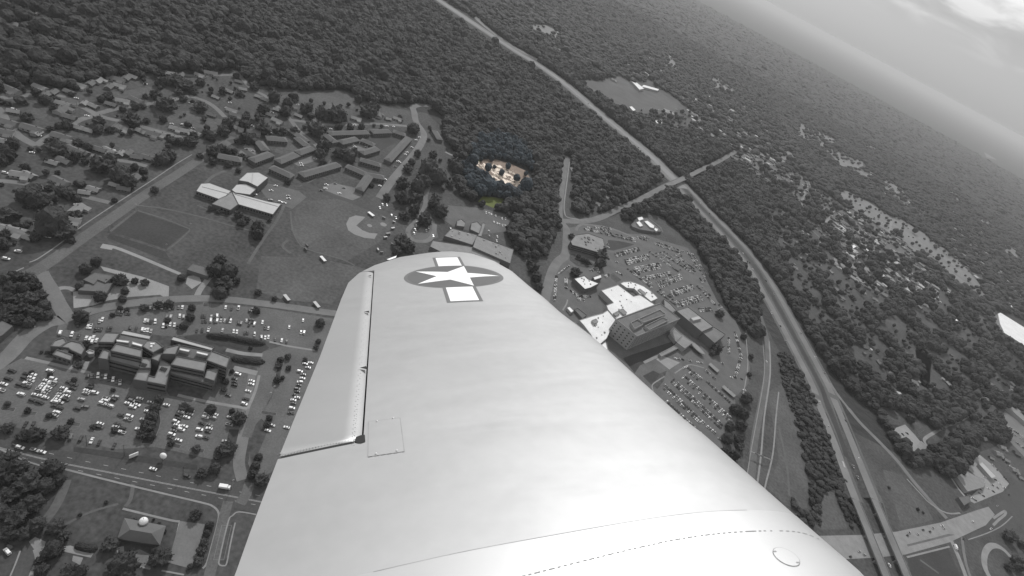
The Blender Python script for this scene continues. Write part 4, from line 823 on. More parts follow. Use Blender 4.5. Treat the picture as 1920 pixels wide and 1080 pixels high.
for pl in ([(1195, 408), (1204, 406), (1207, 411), (1198, 414)], [(1193, 417), (1199, 414), (1206, 423), (1200, 425)], [(1208, 415), (1214, 413.5), (1227, 423), (1226, 428), (1219, 426)], [(1227.5, 427), (1234, 429), (1232, 434), (1227, 431)]): prism(T11, pl, 7, 4.0, M_pale, M_white, par=.1, wname='deck_wall', rname='deck_roof')
T12 = thing('parking_shelter', 'long narrow pale shelter between the hospital car rows', 'shelter'); prism(T12, [(1328, 683), (1333, 680), (1349, 694), (1345, 698)], 3.2, 2.6, M_conc, M_conc, par=.1)
mb = MB(); [mb.box((*tuple(P(x, y))[:2], 0), (.4, .4, 2.7)) for x, y in ((1332, 686), (1344, 696))]; mb.build('post', M_steel, T12)
T12b = thing('parking_shelter', 'narrow pale shelter at the right end of the hospital car rows', 'shelter'); prism(T12b, [(1353, 725), (1358, 722), (1380, 741), (1376, 745)], 3.2, 2.6, M_conc, M_conc, par=.1)
mb = MB(); [mb.box((*tuple(P(x, y))[:2], 0), (.4, .4, 2.7)) for x, y in ((1357, 727), (1376, 743))]; mb.build('post', M_steel, T12b)
# far and right side buildings
for pl, h, lab, rf in (([(1182, 150), (1187, 149), (1208, 166), (1199, 168)], 8, 'long bright white shed on the far field', M_white), ([(1203, 162), (1207, 159), (1236, 167), (1233, 170)], 7, 'lower white shed at right angles to the long white shed', M_white),
                       ([(1871, 588), (1876, 586), (1960, 638), (1960, 672), (1883, 624), (1875, 607)], 9, 'huge white roofed warehouse cut by the right edge', M_white), ([(1887, 570), (1894, 567), (1900, 578), (1893, 580)], 6, 'small white building above the white warehouse', M_white),
                       ([(1794, 893), (1812, 884), (1848, 900), (1844, 913), (1814, 921)], 6, 'square grey roofed store on the pale lot', M_groof), ([(1836, 870), (1842, 866), (1868, 893), (1860, 897)], 6, 'long white roofed garage beside the grey store', M_lroof),
                       ([(1797, 932), (1818, 929), (1820, 940), (1808, 948)], 6, 'dark flat roofed hut below the grey store', M_droof), ([(1886, 760), (1895, 756), (1940, 790), (1932, 800)], 7, 'long grey roofed shop at the right edge', M_groof), ([(1912, 772), (1920, 768), (1960, 800), (1950, 808)], 7, 'pale roofed shop behind the grey roofed shop', M_lroof),
                       ([(1718, 758), (1723, 757), (1730, 767), (1725, 770)], 4, 'narrow white roofed shed in the trees above the pale lot', M_white), ([(1612, 459), (1616, 456), (1632, 468), (1628, 471)], 4, 'white long trailer at the strip edge, upper one', M_white), ([(1633, 470), (1637, 468), (1657, 480), (1653, 484)], 4, 'white long trailer at the strip edge, lower one', M_white),
                       ([(1788, 600), (1792, 597), (1797, 601), (1793, 604)], 4, 'white shed deep in the right hand wood', M_white), ([(1596, 462), (1601, 458), (1606, 462), (1600, 466)], 5, 'white hut left of the long trailers', M_white),
                       ([(1246, 203), (1268, 213), (1260, 216), (1240, 206)], 5, 'dark oval roofed barn right of the far field', M_groof), ([(1180, 200), (1185, 199), (1192, 206), (1187, 208)], 5, 'little white barn on the lower edge of the far field', M_white),
                       ([(1228, 226), (1240, 225), (1242, 231), (1232, 231)], 5, 'white roofed depot at the yards beyond the highway', M_white), ([(350, 505), (362, 494), (398, 503), (390, 518)], 5, 'dark roofed barn beside the tall trees and pale drive', M_droof)):
    t = thing('shed', lab, 'building'); prism(t, pl, h, roof=rf, wall=M_pale if rf is not M_droof else M_wall, par=.25)
for i, (x, y) in enumerate(((605, 488), (537, 561), (593, 574))):
    t = thing('field_shelter', ('white flat shelter left of the wing tip trailing edge', 'pale shelter on the lower left sideline', 'pale shelter on the lower sideline nearest the wing')[i], 'shelter', tuple(P(x, y))); mb = MB(); mb.box((0, 0, 2.4), (9, 3.2, .4), -.45); mb.build('roof', M_white if i == 0 else M_lroof, t); mb = MB(); mb.box((0, 0, 0), (8, 2.6, 2.4), -.45); mb.build('wall', M_wall, t)
for i, (x, y, s) in enumerate(((575, 462, 7), (573, 469, 8), (695, 404, 16), (727, 440, 11), (736, 430, 9), (735, 460, 7), (738, 418, 6), (719, 410, 7), (722, 447, 8), (715, 475, 6), (708, 470, 7))):
    t = thing('dugout', ('dark dugout, upper of two at the left of the outfield', 'dark dugout, lower of two at the left of the outfield', 'long white roofed dugout above the infield', 'large white stand right of the infield', 'narrow white stand above the large white stand', 'white square tent below the stands', 'pale little hut right of home plate', 'pale hut between the dugout and home plate', 'pale stand just below the large white stand', 'tilted pale bench roof right of the white roofed tent', 'tilted pale bench roof left of its neighbour')[i], 'dugout', tuple(P(x, y)))
    rz = (-.45, -.45, -.3, 1.1, 1.1, -.2, .2, .2, 1, .8, -.8)[i]; mb = MB(); s *= .6; mb.box((0, 0, 2.5), (s, s * .42, .3), rz); mb.build('roof', M_droof if i < 2 else M_white if i == 2 else (M_lroof, M_conc)[i % 2], t); mb = MB(); mb.box((0, 0, 0), (s * .9, s * .32, 2.5), rz); mb.build('wall', M_wall, t)
# house with the gravel yard
T13 = thing('brick_house', 'large house with a notched brown-grey roof on the pale gravel yard', 'house')
for pl, h in (([(156, 524), (178, 511), (214, 517), (198, 530), (183, 524), (176, 533)], 6), ([(146, 544), (160, 532), (176, 533.5), (183, 525), (198, 531), (212, 530), (200, 549), (176, 546)], 5)): prism(T13, pl, h, roof=M_droof, wall=M_wall, par=.1)
t = thing('house', 'grey roofed house cut by the left edge below the road bend grove', 'house'); prism(t, [(-20, 610), (4, 602), (24, 611), (5, 628), (-20, 640)], 6, roof=M_droof, wall=M_wall, par=.1)
# hip-roofed house with the dome
def hip(parent, p, r0, r1, h, hr, wall, roof, ov=.8):
    p = ccw(p); n = len(p); mb = MB(); mb.add([(x, y, 0) for x, y in p] + [(x, y, h) for x, y in p], [(i, (i + 1) % n, n + (i + 1) % n, n + i) for i in range(n)]); mb.build('wall', wall, parent)
    q = inset(p, -ov); mb = MB(); vs = [(x, y, h - .15) for x, y in q] + [(x, y, h + .12) for x, y in q] + [(*r0, hr), (*r1, hr)]
    fs = [(i, (i + 1) % n, n + (i + 1) % n, n + i) for i in range(n)]
    asg = []
    for i in range(n):
        mx = Vector(q[i]); asg.append(0 if (mx - Vector(r0)).length < (mx - Vector(r1)).length else 1)
    for i in range(n):
        j = (i + 1) % n
        if asg[i] == asg[j]: fs.append((n + i, n + j, 2 * n + asg[i]))
        else: fs.append((n + i, n + j, 2 * n + asg[j], 2 * n + asg[i]))
    fs.append(tuple(range(n))[::-1]); mb.add(vs, fs); return mb.build('roof', roof, parent)
T14 = thing('domed_house', 'hip roofed building topped by a small white dome at the bottom left', 'chapel')
pp = [tuple(P(x, y, 4))[:2] for x, y in ((235, 974), (308, 988), (298, 1020), (223, 1008))]; hip(T14, pp, tuple(P(244, 993, 9))[:2], tuple(P(284, 1000, 9))[:2], 4, 9, M_wall, M_droof)
c = P(269, 976, 8); mb = MB(); prev = None
rings = [(1.6, 0, 2.6), (0.5, 1, 2.6)]
bm = bmesh.new(); bmesh.ops.create_uvsphere(bm, u_segments=16, v_segments=8, radius=2.5)
for v in bm.verts:
    if v.co.z < 0: v.co.z = -.1
me = bpy.data.meshes.new('dome'); bm.to_mesh(me); bm.free(); me.materials.append(M_white); o = bpy.data.objects.new('dome', me); COL.objects.link(o); o.parent = T14; o.location = (c.x, c.y, 7.2)
mb = MB(); mb.tube((c.x, c.y, 0), (c.x, c.y, 7.2), 2.7, 2.7, 12); mb.build('drum', M_pale, T14); mb = MB(); mb.tube((c.x, c.y, 10), (c.x, c.y, 12.2), .18, .05, 6); mb.build('finial', M_steel, T14)
# flats: long hip-roofed rows
APT = [((500, 259), (537, 262)), ((485, 265), (498, 282)), ((557, 258), (575, 273)), ((409, 292), (453, 300)), ((472, 301), (508, 288)), ((558, 287), (586, 277)), ((521, 303), (556, 289)), ((617, 250), (690, 248)), ((697, 247), (731, 246)), ((738, 246), (760, 253)), ((638, 267), (670, 260)),
       ((678, 262), (702, 272)), ((611, 253), (629, 267)), ((767, 258), (727, 301)), ((678, 287), (708, 278)), ((676, 299), (714, 310)), ((565, 328), (635, 308)), ((650, 311), (687, 327)), ((693, 329), (674, 356)), ((509, 313), (548, 331)), ((545, 243), (575, 265)), ((815, 245), (825, 262)), ((690, 327.5), (720, 333))]
def longhouse(px0, px1, wd, h, hr, lab, grp, mt=M_droof, wm=M_wall, name='apartment_block', cat='flats'):
    a, b = P(*px0, h), P(*px1, h); d = (b - a).to_2d().normalized(); n_ = Vector((-d.y, d.x)) * wd / 2; a, b = a.to_2d(), b.to_2d()
    t = thing(name, lab, cat, (0, 0, 0), grp); p = [a - n_, b - n_, b + n_, a + n_]; hip(t, [tuple(q) for q in p], tuple(a + d * wd * .42), tuple(b - d * wd * .42), h, hr, wm, mt); HOUSES_CLEAR.append((*((a + b) / 2), (b - a).length / 2 + 4)); return t, [tuple(q) for q in p]
apl = []
for a, b in APT:
    t, p = longhouse(a, b, 11, 5.5, 8.5, 'x', 'long rows of flats round the lawns'); windows(t, ccw(p), [0, 2], 0.8, 5.2, 2, 3.5, hfrac=.45); apl.append(((a[0] + b[0]) / 2, (a[1] + b[1]) / 2, t, (a, b)))
apl.sort(key=lambda i: i[0])
for i, it in enumerate(apl): it[2]['label'] = 'long hip roofed row of flats, %s from the left of the bent rows, %s' % (ordn(i), 'short' if math.dist(*it[3]) < 30 else 'long bar')
# houses
HS = [(75,163),(85,176),(100,171),(130,171),(150,159),(170,155),(185,150),(218,147),(237,145),(250,143),(205,161),(225,160),(320,137),(340,139),(375,140),(395,136),(128,188),(118,193),(158,192),(175,197),(208,194),(230,188),(255,186),(290,195),(25,207),(115,205),(130,218),(60,240),(70,248),(2,246),(5,263),(145,237),(115,255),(165,243),(20,167),(12,228),(222,235),(235,241),(265,245),(283,249),(300,250),(330,240),(350,245),(366,249),(135,266),(120,300),(140,281),(155,284),(187,279),(205,281),(227,286),(240,285),(256,293),(276,294),(38,326),(54,327),(112,338),(175,353),(158,359),(145,391),(215,345),(252,333),(232,352),(133,411),(47,441),(5,426),(30,432),(98,303),(430,170),(405,181),(455,166),(448,152),(485,180),(497,186),(520,205),(508,215),(520,226),(545,197),(370,201),(397,214),(435,206),(443,215),(475,246),(447,240),(590,225),(640,225),(668,222),(607,216),(728,222),(745,222),(560,216),(710,215),
      (1571,500),(1604,537),(1617,546),(1596,556),(1633,589),(1654,586),(1655,603),(1658,633),(1720,680),(1677,658),(1726,576),(1734,571),(1765,586),(1686,531),(1691,549),(1719,531),(1490,500),(1522,554),(1713,715),(1748,752),(1765,755),(1805,760),(1828,768),(1735,738),(1560,510),(1530,497),(1548,482),(1590,545),(1640,560),(1700,520),(1640,530),(1580,470),(1745,640),(1760,560),(1780,640),(1810,655),(1670,700),(1650,680),(1622,650),(1580,620),(1780,720),(1860,720),(1840,690),(1880,745),(1900,720),
      (1074,318),(1095,327),(1106,350),(1135,338),(1141,371),(1120,381),(1091,366),(1151,356),(1090,341),(1083,352),(1115,338),(1128,356),(1160,381),(1108,367)]
FAR = [(30,45),(55,60),(20,110),(45,112),(15,75),(70,25),(730,58),(760,30),(795,60),(750,75),(820,22),(880,60),(1290,250),(1310,262),(1335,255),(1262,235),(1280,240),(1300,232),(1360,195),(1385,205),(1400,212),(1360,255),(1400,235),(1440,270),(1345,185),(1358,190),(1320,180),(1285,175),(1150,150),(1130,120),(1210,120),(1050,95),(1030,90),(1080,100),(1100,110),(1625,285),(1700,300),(1680,320),(1760,380),(1790,400),(1740,350),(1820,420),(1850,450),(1880,470),(1900,510),(1870,530),(1890,560),(1840,500),(1800,440),(1720,400),(1690,340),(1410,260),(1300,215),(1340,225),(1375,235),(1455,262),(960,35),(1010,30),(930,18),(985,22),(1065,60),(1750,420)]
def gable_proto(k):
    L, W_, h, hr = ((14, 9, 3.2, 5.6), (17, 10, 3.4, 6.0), (12, 8, 3.0, 5.2), (20, 11, 3.4, 6.2))[k]; wm = (M_wall, M_pale, M_wall, M_pale)[k]; rf = (M_droof, M_groof, M_groof, M_droof)[k]
    mb = MB(); x, y = L / 2, W_ / 2; mb.add([(-x, -y, 0), (x, -y, 0), (x, y, 0), (-x, y, 0), (-x, -y, h), (x, -y, h), (x, y, h), (-x, y, h), (-x, 0, hr - .3), (x, 0, hr - .3)],
           [(0, 1, 5, 4), (2, 3, 7, 6), (1, 2, 6, 9, 5), (3, 0, 4, 8, 7)])
    if k in (1, 3): mb.box((x - 3.5, -y - 2.5, 0), (6, 5, h))
    wme = mb; r = MB(); e_ = .7; s = (hr - h) / y
    def slab(x0, x1, y0, z0, y1, z1): r.add([(x0, y0, z0), (x1, y0, z0), (x1, y1, z1), (x0, y1, z1), (x0, y0, z0 - .25), (x1, y0, z0 - .25), (x1, y1, z1 - .25), (x0, y1, z1 - .25)], [(0, 1, 2, 3), (7, 6, 5, 4), (0, 4, 5, 1), (1, 5, 6, 2), (2, 6, 7, 3), (3, 7, 4, 0)])
    slab(-x - e_, x + e_, -y - e_, h - e_ * s + .2, 0, hr + .2); slab(-x - e_, x + e_, y + e_, h - e_ * s + .2, 0, hr + .2)
    if k in (1, 3): slab(x - 7, x - .1, -y - 5.4, h - .1, -y - .2, h + 1.2)
    ch = MB(); ch.box((x * .4, y * .2, hr - 1), (.9, .9, 2.1)); dw = MB()
    for q in (-.6, -.1, .35): dw.box((x * q, -y - .04, 1), (1.8, .12, 1.3))
    for q in (-.5, .3): dw.box((x * q, y + .04, 1), (1.8, .12, 1.3))
    return [(n_, b_.v, b_.f, m_) for n_, b_, m_ in (('wall', wme, wm), ('roof', r, rf), ('chimney', ch, M_wall), ('window', dw, M_glass))]
HM = []
for k in range(4):
    row = []
    for n_, v, f, m_ in gable_proto(k):
        me = bpy.data.meshes.new(n_); me.from_pydata(v, [], f); me.materials.append(m_); row.append((n_, me))
    HM.append(row)
hp = []
def place_house(x, y, k=None, s=1.0, rz=None, far=False):
    k = random.randrange(4) if k is None else k; c = P(x, y, 3); r = bpy.data.objects.new('house', None); COL.objects.link(r); r.location = (c.x, c.y, 0)
    ang = math.atan2((P(x + 5, y + 1.5) - P(x, y)).y, (P(x + 5, y + 1.5) - P(x, y)).x) + random.choice((0, 0, .3, -.25, 1.57)) if rz is None else rz
    r.rotation_euler = (0, 0, ang); r.scale = (s, s, s); parts = HM[k] if not far else HM[k][:2]
    for n_, me in parts: o = bpy.data.objects.new(n_, me); COL.objects.link(o); o.parent = r
    HOUSES_CLEAR.append((c.x, c.y, 10 * s)); hp.append((x, y, r, k)); return r
for x, y in HS: place_house(x, y, s=random.uniform(.76, .92))
for x, y in FAR: place_house(x, y, k=random.choice((1, 1, 2, 3)), s=1.4 if x > 1200 else .85 if x < 100 else 1.2, far=True)
for x, y, k_ in ((1872, 850, 1), (1888, 862, 2), (1902, 880, 1), (1860, 858, 2), (1908, 850, 0), (1880, 838, 1), (1915, 895, 2), (1846, 822, 0), (1870, 742, 3), (1905, 742, 1), (1895, 725, 2), (1850, 748, 2), (1775, 735, 0), (1795, 728, 2), (1820, 725, 1)): place_house(x, y, k=k_, s=random.uniform(.7, 1.0))
for i in range(34):
    t_ = rng.random(); x = 1385 + 300 * t_ + rng.uniform(-8, 8); y = 302 + 155 * t_ + rng.uniform(-22, 26) + (8 if x < 1450 else 0)
    if not inside(np.array([x]), np.array([y]), LOT_E)[0]: continue
    place_house(x, y, k=random.choice((1, 2)), s=.85, rz=math.atan2((P(x + 5, y + 3) - P(x, y)).y, (P(x + 5, y + 3) - P(x, y)).x))
KN = ('small dark roofed house', 'grey house with side garage', 'compact grey roofed house', 'long dark roofed house')
def fh(it, lm, o, n): tag(it[2], '%s, %s from left %s' % (KN[it[3]], o, lm), 'house', 'houses ' + lm)
ordlabels(hp, fh)
fd = MB()
for i in range(2300):
    zx = rng.choice([0] * 6 + [1] * 6 + [3] * 3 + [4] * 1); x, y = [(rng.uniform(1120, 1480), rng.uniform(80, 320)), (rng.uniform(1560, 1915), rng.uniform(270, 560)), (0, 0), (rng.uniform(1370, 1720), rng.uniform(285, 490)), (rng.uniform(1440, 1900), rng.uniform(380, 760))][zx]
    if not any(inside(np.array([x]), np.array([y]), q)[0] for q in (THIN[1], THIN[3], LOT_E, THIN[2])) or any(inside(np.array([x]), np.array([y]), q)[0] for q in GAPS[:2] + GAPS[4:] if zx != 3): continue
    c = P(x, y); s_ = rng.uniform(9, 17) if zx < 3 else rng.uniform(4, 7); fd.box((c.x, c.y, 0), (s_ * 1.4, s_, rng.uniform(3, 5)), rng.uniform(0, 3.1), int(rng.choice([0, 1, 1, 2, 2])))
    if zx != 4 or i % 2: HOUSES_CLEAR.append((c.x, c.y, s_ * 1.1))
tag(fd.build('distant_houses', [M_lroof, M_groof, M_droof]), 'countless tiny far roofs scattered among the woods at upper right', 'houses', kind='stuff')
# the wings of the lone mansion on the far right lot etc. get pools of light roofs from the list above

# hedges
def hedge(px0, px1, wd, h, lab, seed):
    a, b = P(*px0), P(*px1); d = (b - a).normalized(); L = (b - a).length; bm = bmesh.new(); bmesh.ops.create_icosphere(bm, subdivisions=4, radius=1.0); off = Vector((seed, seed * 2, 0))
    for v in bm.verts:
        q = v.co.copy(); f = 1 + .10 * noise.noise(q * 7 + off) + .07 * noise.noise(q * 15 + off)
        sx = math.copysign(abs(q.x) ** .55, q.x); v.co = Vector((sx * (L / 2 + wd / 3), q.y * wd / 2, max(q.z, -.2) * h)) * f
    me = bpy.data.meshes.new('hedge'); bm.to_mesh(me); bm.free(); me.materials.append(M_leafd); o = bpy.data.objects.new('hedge', me); COL.objects.link(o)
    o.location = ((a + b) / 2); o.rotation_euler = (0, 0, math.atan2(d.y, d.x)); return tag(o, lab, 'hedge')
hedge((147, 1023), (176, 1030), 5.5, 3.0, 'dark rounded clipped hedge on the lawn left of the domed house', 1); hedge((440, 673), (490, 679), 8, 3.2, 'long oval dark hedge right of the office block', 2)
hedge((392, 630), (432, 634), 6, 4, 'left part of the dark hedge row at the rear car park', 3); hedge((434, 635), (492, 645), 6.5, 4, 'right part of the dark hedge row at the rear car park', 4)
hedge((1079, 486), (1108, 496), 4, 3, 'dark hedge along the lower side of the cut-corner clinic', 5)

# ------------------------------------------------------------------ bridges, sign bridge, poles
def bridge(lab, a, b, wd, z, bot=1.2):
    A, B = P(*a, z), P(*b, z); d = (B - A); d.z = 0; d.normalize(); n_ = Vector((-d.y, d.x, 0)); t = thing('bridge', lab, 'bridge')
    mb = MB(); w2 = wd / 2; mb.add([A - n_ * w2, B - n_ * w2, B + n_ * w2, A + n_ * w2] + [q - Vector((0, 0, bot)) for q in (A - n_ * w2, B - n_ * w2, B + n_ * w2, A + n_ * w2)], [(0, 1, 2, 3), (7, 6, 5, 4), (0, 4, 5, 1), (1, 5, 6, 2), (2, 6, 7, 3), (3, 7, 4, 0)]); mb.build('deck', M_hwy, t)
    for s in (-1, 1):
        mb = MB(); mb.add([A + n_ * (s * w2 - .2) , B + n_ * (s * w2 - .2), B + n_ * (s * w2 + .2), A + n_ * (s * w2 + .2)] + [q + Vector((0, 0, .9)) for q in (A + n_ * (s * w2 - .2), B + n_ * (s * w2 - .2), B + n_ * (s * w2 + .2), A + n_ * (s * w2 + .2))], [(4, 5, 6, 7), (0, 1, 5, 4), (1, 2, 6, 5), (2, 3, 7, 6), (3, 0, 4, 7)]); mb.build('parapet', M_conc, t)
    L = (B - A).length
    for k in (.2, .5, .8):
        mb = MB(); c = A.lerp(B, k); mb.box((c.x, c.y, 0), (1.2, wd * .85, z - bot), math.atan2(d.y, d.x)); mb.build('pier', M_conc, t)
    return t
bridge('left of the two highway decks crossing the pale main road at the bottom', (1604, 937), (1664, 1085), 11.5, ZB + .14); bridge('right of the two highway decks crossing the pale main road at the bottom', (1640, 937), (1703, 1085), 11.5, ZB + .14)
bridge('pale overpass carrying the cross road over the highway', (1243, 351), (1292, 330), 13.5, 7.0)
T = thing('sign_gantry', 'steel sign gantry spanning the ramp road right of the wing', 'sign gantry'); A, B = P(1407, 846, 7), P(1446, 862, 7); d = (B - A).normalized(); mb = MB()
for q in (A, B): mb.tube((q.x, q.y, 0), (q.x, q.y, 7.6), .25)
mb.build('post', M_steel, T); mb = MB()
for dz in (0, 1.1): mb.tube((A.x, A.y, 6.4 + dz), (B.x, B.y, 6.4 + dz), .18)
for i in range(14): q0, q1 = A.lerp(B, i / 14), A.lerp(B, (i + 1) / 14); mb.tube((q0.x, q0.y, 6.4 + (i % 2) * 1.1), (q1.x, q1.y, 6.4 + ((i + 1) % 2) * 1.1), .08, n=4)
mb.build('truss', M_steel, T)
for k in (.3, .55): q = A.lerp(B, k); mb = MB(); mb.box((q.x, q.y, 5.6), (4.2, .2, 2.4), math.atan2(d.y, d.x)); mb.build('sign_panel', M_groof, T)
def pole(x, y, h, lab, cat='pole', name='utility_pole', arm=True):
    c = P(x, y); t = thing(name, lab, cat, tuple(c)); mb = MB(); mb.tube((0, 0, 0), (0, 0, h), .22, .14, 7); mb.build('post', M_bark if arm else M_steel, t); mb = MB(); mb.box((0, 0, h - 1), (2.6 if arm else 1.6, .2, .2), .8); mb.build('crossarm' if arm else 'lamp_arm', M_bark if arm else M_steel, t); return t
for x, y, h, lab in ((163, 836, 13, 'leftmost tall pole on the grass strip below the front car park'), (233, 855, 14, 'tall pole beside the tilted white board on the grass strip'), (343, 890, 11, 'pole by the road in front of the empty lot trees')): pole(x, y, h, lab)
for x, y, h, lab in ((255, 395, 9, 'floodlight at the top corner of the dark practice pitch'), (357, 431, 9, 'floodlight at the right corner of the dark practice pitch'), (206, 434, 9, 'floodlight at the left corner of the dark practice pitch'), (312, 470, 9, 'floodlight at the bottom corner of the dark practice pitch'), (505, 750, 11, 'lamp post on the right hand lot by the wing'), (512, 738, 11, 'lamp post beside the white van lot by the wing'), (1720, 815, 12, 'thin lamp post beside the pale lot'), (435, 915, 12, 'lamp post at the lot exit near the wing')): pole(x, y, h, lab, 'lamp post', 'lamp_post', False)
t = thing('sign_board', 'white pylon sign on the grass strip above the road', 'sign', tuple(P(306, 862))); mb = MB(); mb.tube((0, 0, 0), (0, 0, 4), .25); mb.build('post', M_steel, t); bm = bmesh.new(); bmesh.ops.create_uvsphere(bm, u_segments=14, v_segments=8, radius=2.4); me = bpy.data.meshes.new('sign_face'); bm.to_mesh(me); bm.free(); me.materials.append(M_white); o = bpy.data.objects.new('sign_face', me); COL.objects.link(o); o.parent = t; o.location = (0, 0, 5.2); o.scale = (1, .75, 1)
t = thing('sign_board', 'narrow white upright board on the grass strip', 'sign', tuple(P(251, 857))); mb = MB(); mb.box((0, 0, .8), (.5, 5.5, 3.6), 1.1 - 1.57); mb.build('board', M_white, t); mb = MB(); mb.box((0, 0, 0), (.2, 4, .8), 1.1 - 1.57); mb.build('post', M_steel, t)

# ------------------------------------------------------------------ place the woods and the single trees
trees = []
for x, y, d in TL: r, dia, k = place_tree(x, y, d); trees.append((x, y, r, (d, k)))
TN = ('round grey tree', 'broad low tree', 'dark dense tree', 'ragged broad tree', 'tall slim tree', 'dark full tree')
def ft(it, lm, o, n):
    d = it[3][0]; tag(it[2], '%s %s, %s from left %s' % ('small' if d < 13 else 'medium' if d < 24 else 'large', TN[it[3][1]], o, lm), 'tree', 'trees ' + lm)
ordlabels(trees, ft)
X, Y, px, py = scatter(7.0, 0, 1900, WOOD)
# the wood round the clearing is green in the photograph
cc = np.hypot(px - 932, py - 322) < 66
ex = [P(*q) for q in ((901, 302), (926, 316), (912, 322), (938, 330), (950, 318), (966, 340), (984, 330), (978, 348), (888, 298), (920, 303))]; X = np.append(X, [q.x for q in ex]); Y = np.append(Y, [q.y for q in ex]); cc = np.append(cc, [True] * len(ex))
forest('woods', X[~cc], Y[~cc], 10.6, 'dense dark broadleaf woods covering the land between the roads', 'woods', M_forest, .82, 0, smin=.5, smax=1.6)
forest('green_woods', X[cc], Y[cc], 10.5, 'bluish green trees standing round the cream rubble clearing', 'woods', M_cforest, 1.05, 5)
X, Y, px, py = scatter(11, 1900, 4200, WOOD, thin=.6)
forest('woods', X, Y, 15, 'middle distance woods rolling beyond the highway', 'woods', M_forest, .6, 9, 2, smin=.5, smax=1.5)
X, Y, px, py = scatter(26, 4200, 9500, WOOD, thin=.8)
forest('woods', X, Y, 36, 'far off woods fading into the haze', 'woods', M_forest, .26, 13, 1)
X, Y, px, py = scatter(4.8, 0, 1500, SHRUB, gaps=False); k = rng.random(len(X)) < .8; X, Y = X[k], Y[k]
forest('shrubs', X, Y, 6.0, 'low scrubby bushes on the strip between ramp road and highway', 'shrubs', M_forest, .5, 17, 2, smin=.4, smax=1.5)
# loose bushes among the houses
SUB = [[(0, 178), (150, 172), (300, 138), (440, 132), (560, 180), (700, 200), (780, 230), (720, 250), (600, 250), (480, 260), (350, 300), (240, 370), (120, 440), (0, 520)], [(800, 215), (850, 262), (860, 330), (820, 380), (770, 420), (740, 400), (800, 300)]]
X, Y, px, py = scatter(13, 0, 1900, SUB, thin=1); k = rng.random(len(X)) < .30
forest('bushes', X[k], Y[k], 5.2, 'garden bushes and small trees dotted among the suburban houses', 'bushes', M_forest, .85, 21, 2, smin=.5, smax=1.5)

X, Y, px, py = scatter(17, 0, 3800, [LOT_E, STRIP, [(1188, 205), (1290, 215), (1310, 250), (1225, 240)]], gaps=False); k = rng.random(len(X)) < .2
forest('bushes', X[k], Y[k], 9, 'trees and bushes dotted over the strip of yards beyond the woods', 'bushes', M_forest, .8, 27, 2, smin=.4, smax=1.5)
X, Y, px, py = scatter(13, 0, 1900, [THIN[2]], gaps=False); k = (rng.random(len(X)) < .22) & ~road_mask(X, Y); X, Y = X[k], Y[k]
forest('bushes', X, Y, 8.5, 'garden trees and bushes in the open lots of the right hand wooded suburb', 'bushes', M_forest, .9, 33, 2, smin=.45, smax=1.4)
# ------------------------------------------------------------------ cars
def car_bm(kind):
    mb = MB(); L, W_, h = {'saloon': (4.7, 1.85, 1.45), 'van': (5.0, 1.95, 1.85), 'pickup': (5.5, 1.95, 1.8)}[kind]; y = W_ / 2; x = L / 2
    def ring(pts): return pts
    # body as a side profile swept across the width, tumbling in at the shoulder
    prof = {'saloon': [(-x, .35), (-x, .82), (-x * .93, .92), (-x * .62, .95), (x * .42, .93), (x * .95, .72), (x, .6), (x, .32)],
            'van': [(-x, .35), (-x, 1.0), (-x * .97, 1.05), (-x * .6, 1.08), (x * .5, 1.02), (x * .96, .85), (x, .7), (x, .35)],
            'pickup': [(-x, .5), (-x, 1.0), (-x * .99, 1.02), (-x * .1, 1.02), (x * .45, 1.05), (x * .95, .95), (x, .8), (x, .45)]}[kind]
    n = len(prof); vs = [(a, -y * (.96 if b > .8 else 1), b) for a, b in prof] + [(a, y * (.96 if b > .8 else 1), b) for a, b in prof]
    mb.add(vs, [(i, i + 1, n + i + 1, n + i) for i in range(n - 1)] + [(n - 1, 0, n, 2 * n - 1), tuple(range(n))[::-1], tuple(range(n, 2 * n))], 0)
    b0, b1, t0, t1 = {'saloon': (-x * .72, x * .42, -x * .42, x * .12), 'van': (-x * .95, x * .5, -x * .88, x * .2), 'pickup': (-x * .15, x * .45, -x * .08, x * .2)}[kind]; zb = prof[3][1]
    yb, yt = y * .9, y * .72
    g = [(b0, -yb, zb), (b1, -yb, zb), (b1, yb, zb), (b0, yb, zb), (t0, -yt, h - .04), (t1, -yt, h - .04), (t1, yt, h - .04), (t0, yt, h - .04)]
    gl = MB(); gl.add(g, [(0, 1, 5, 4), (1, 2, 6, 5), (2, 3, 7, 6), (3, 0, 4, 7)])
    mb.add([(t0 - .03, -yt - .03, h - .05), (t1 + .03, -yt - .03, h - .05), (t1 + .03, yt + .03, h - .05), (t0 - .03, yt + .03, h - .05), (t0 + .1, -yt + .1, h), (t1 - .1, -yt + .1, h), (t1 - .1, yt - .1, h), (t0 + .1, yt - .1, h)], [(0, 1, 5, 4), (1, 2, 6, 5), (2, 3, 7, 6), (3, 0, 4, 7), (4, 5, 6, 7)], 0)
    if kind == 'pickup': gl.add([(-x * .93, -y * .8, 1.03), (-x * .2, -y * .8, 1.03), (-x * .2, y * .8, 1.03), (-x * .93, y * .8, 1.03)], [(0, 1, 2, 3)])
    return mb, gl
WH = MB(); WH.tube((0, -.11, .33), (0, .11, .33), .33, n=10)
wme = bpy.data.meshes.new('wheel'); wme.from_pydata(WH.v, [], WH.f); wme.materials.append(M_tyre)
CM = {}
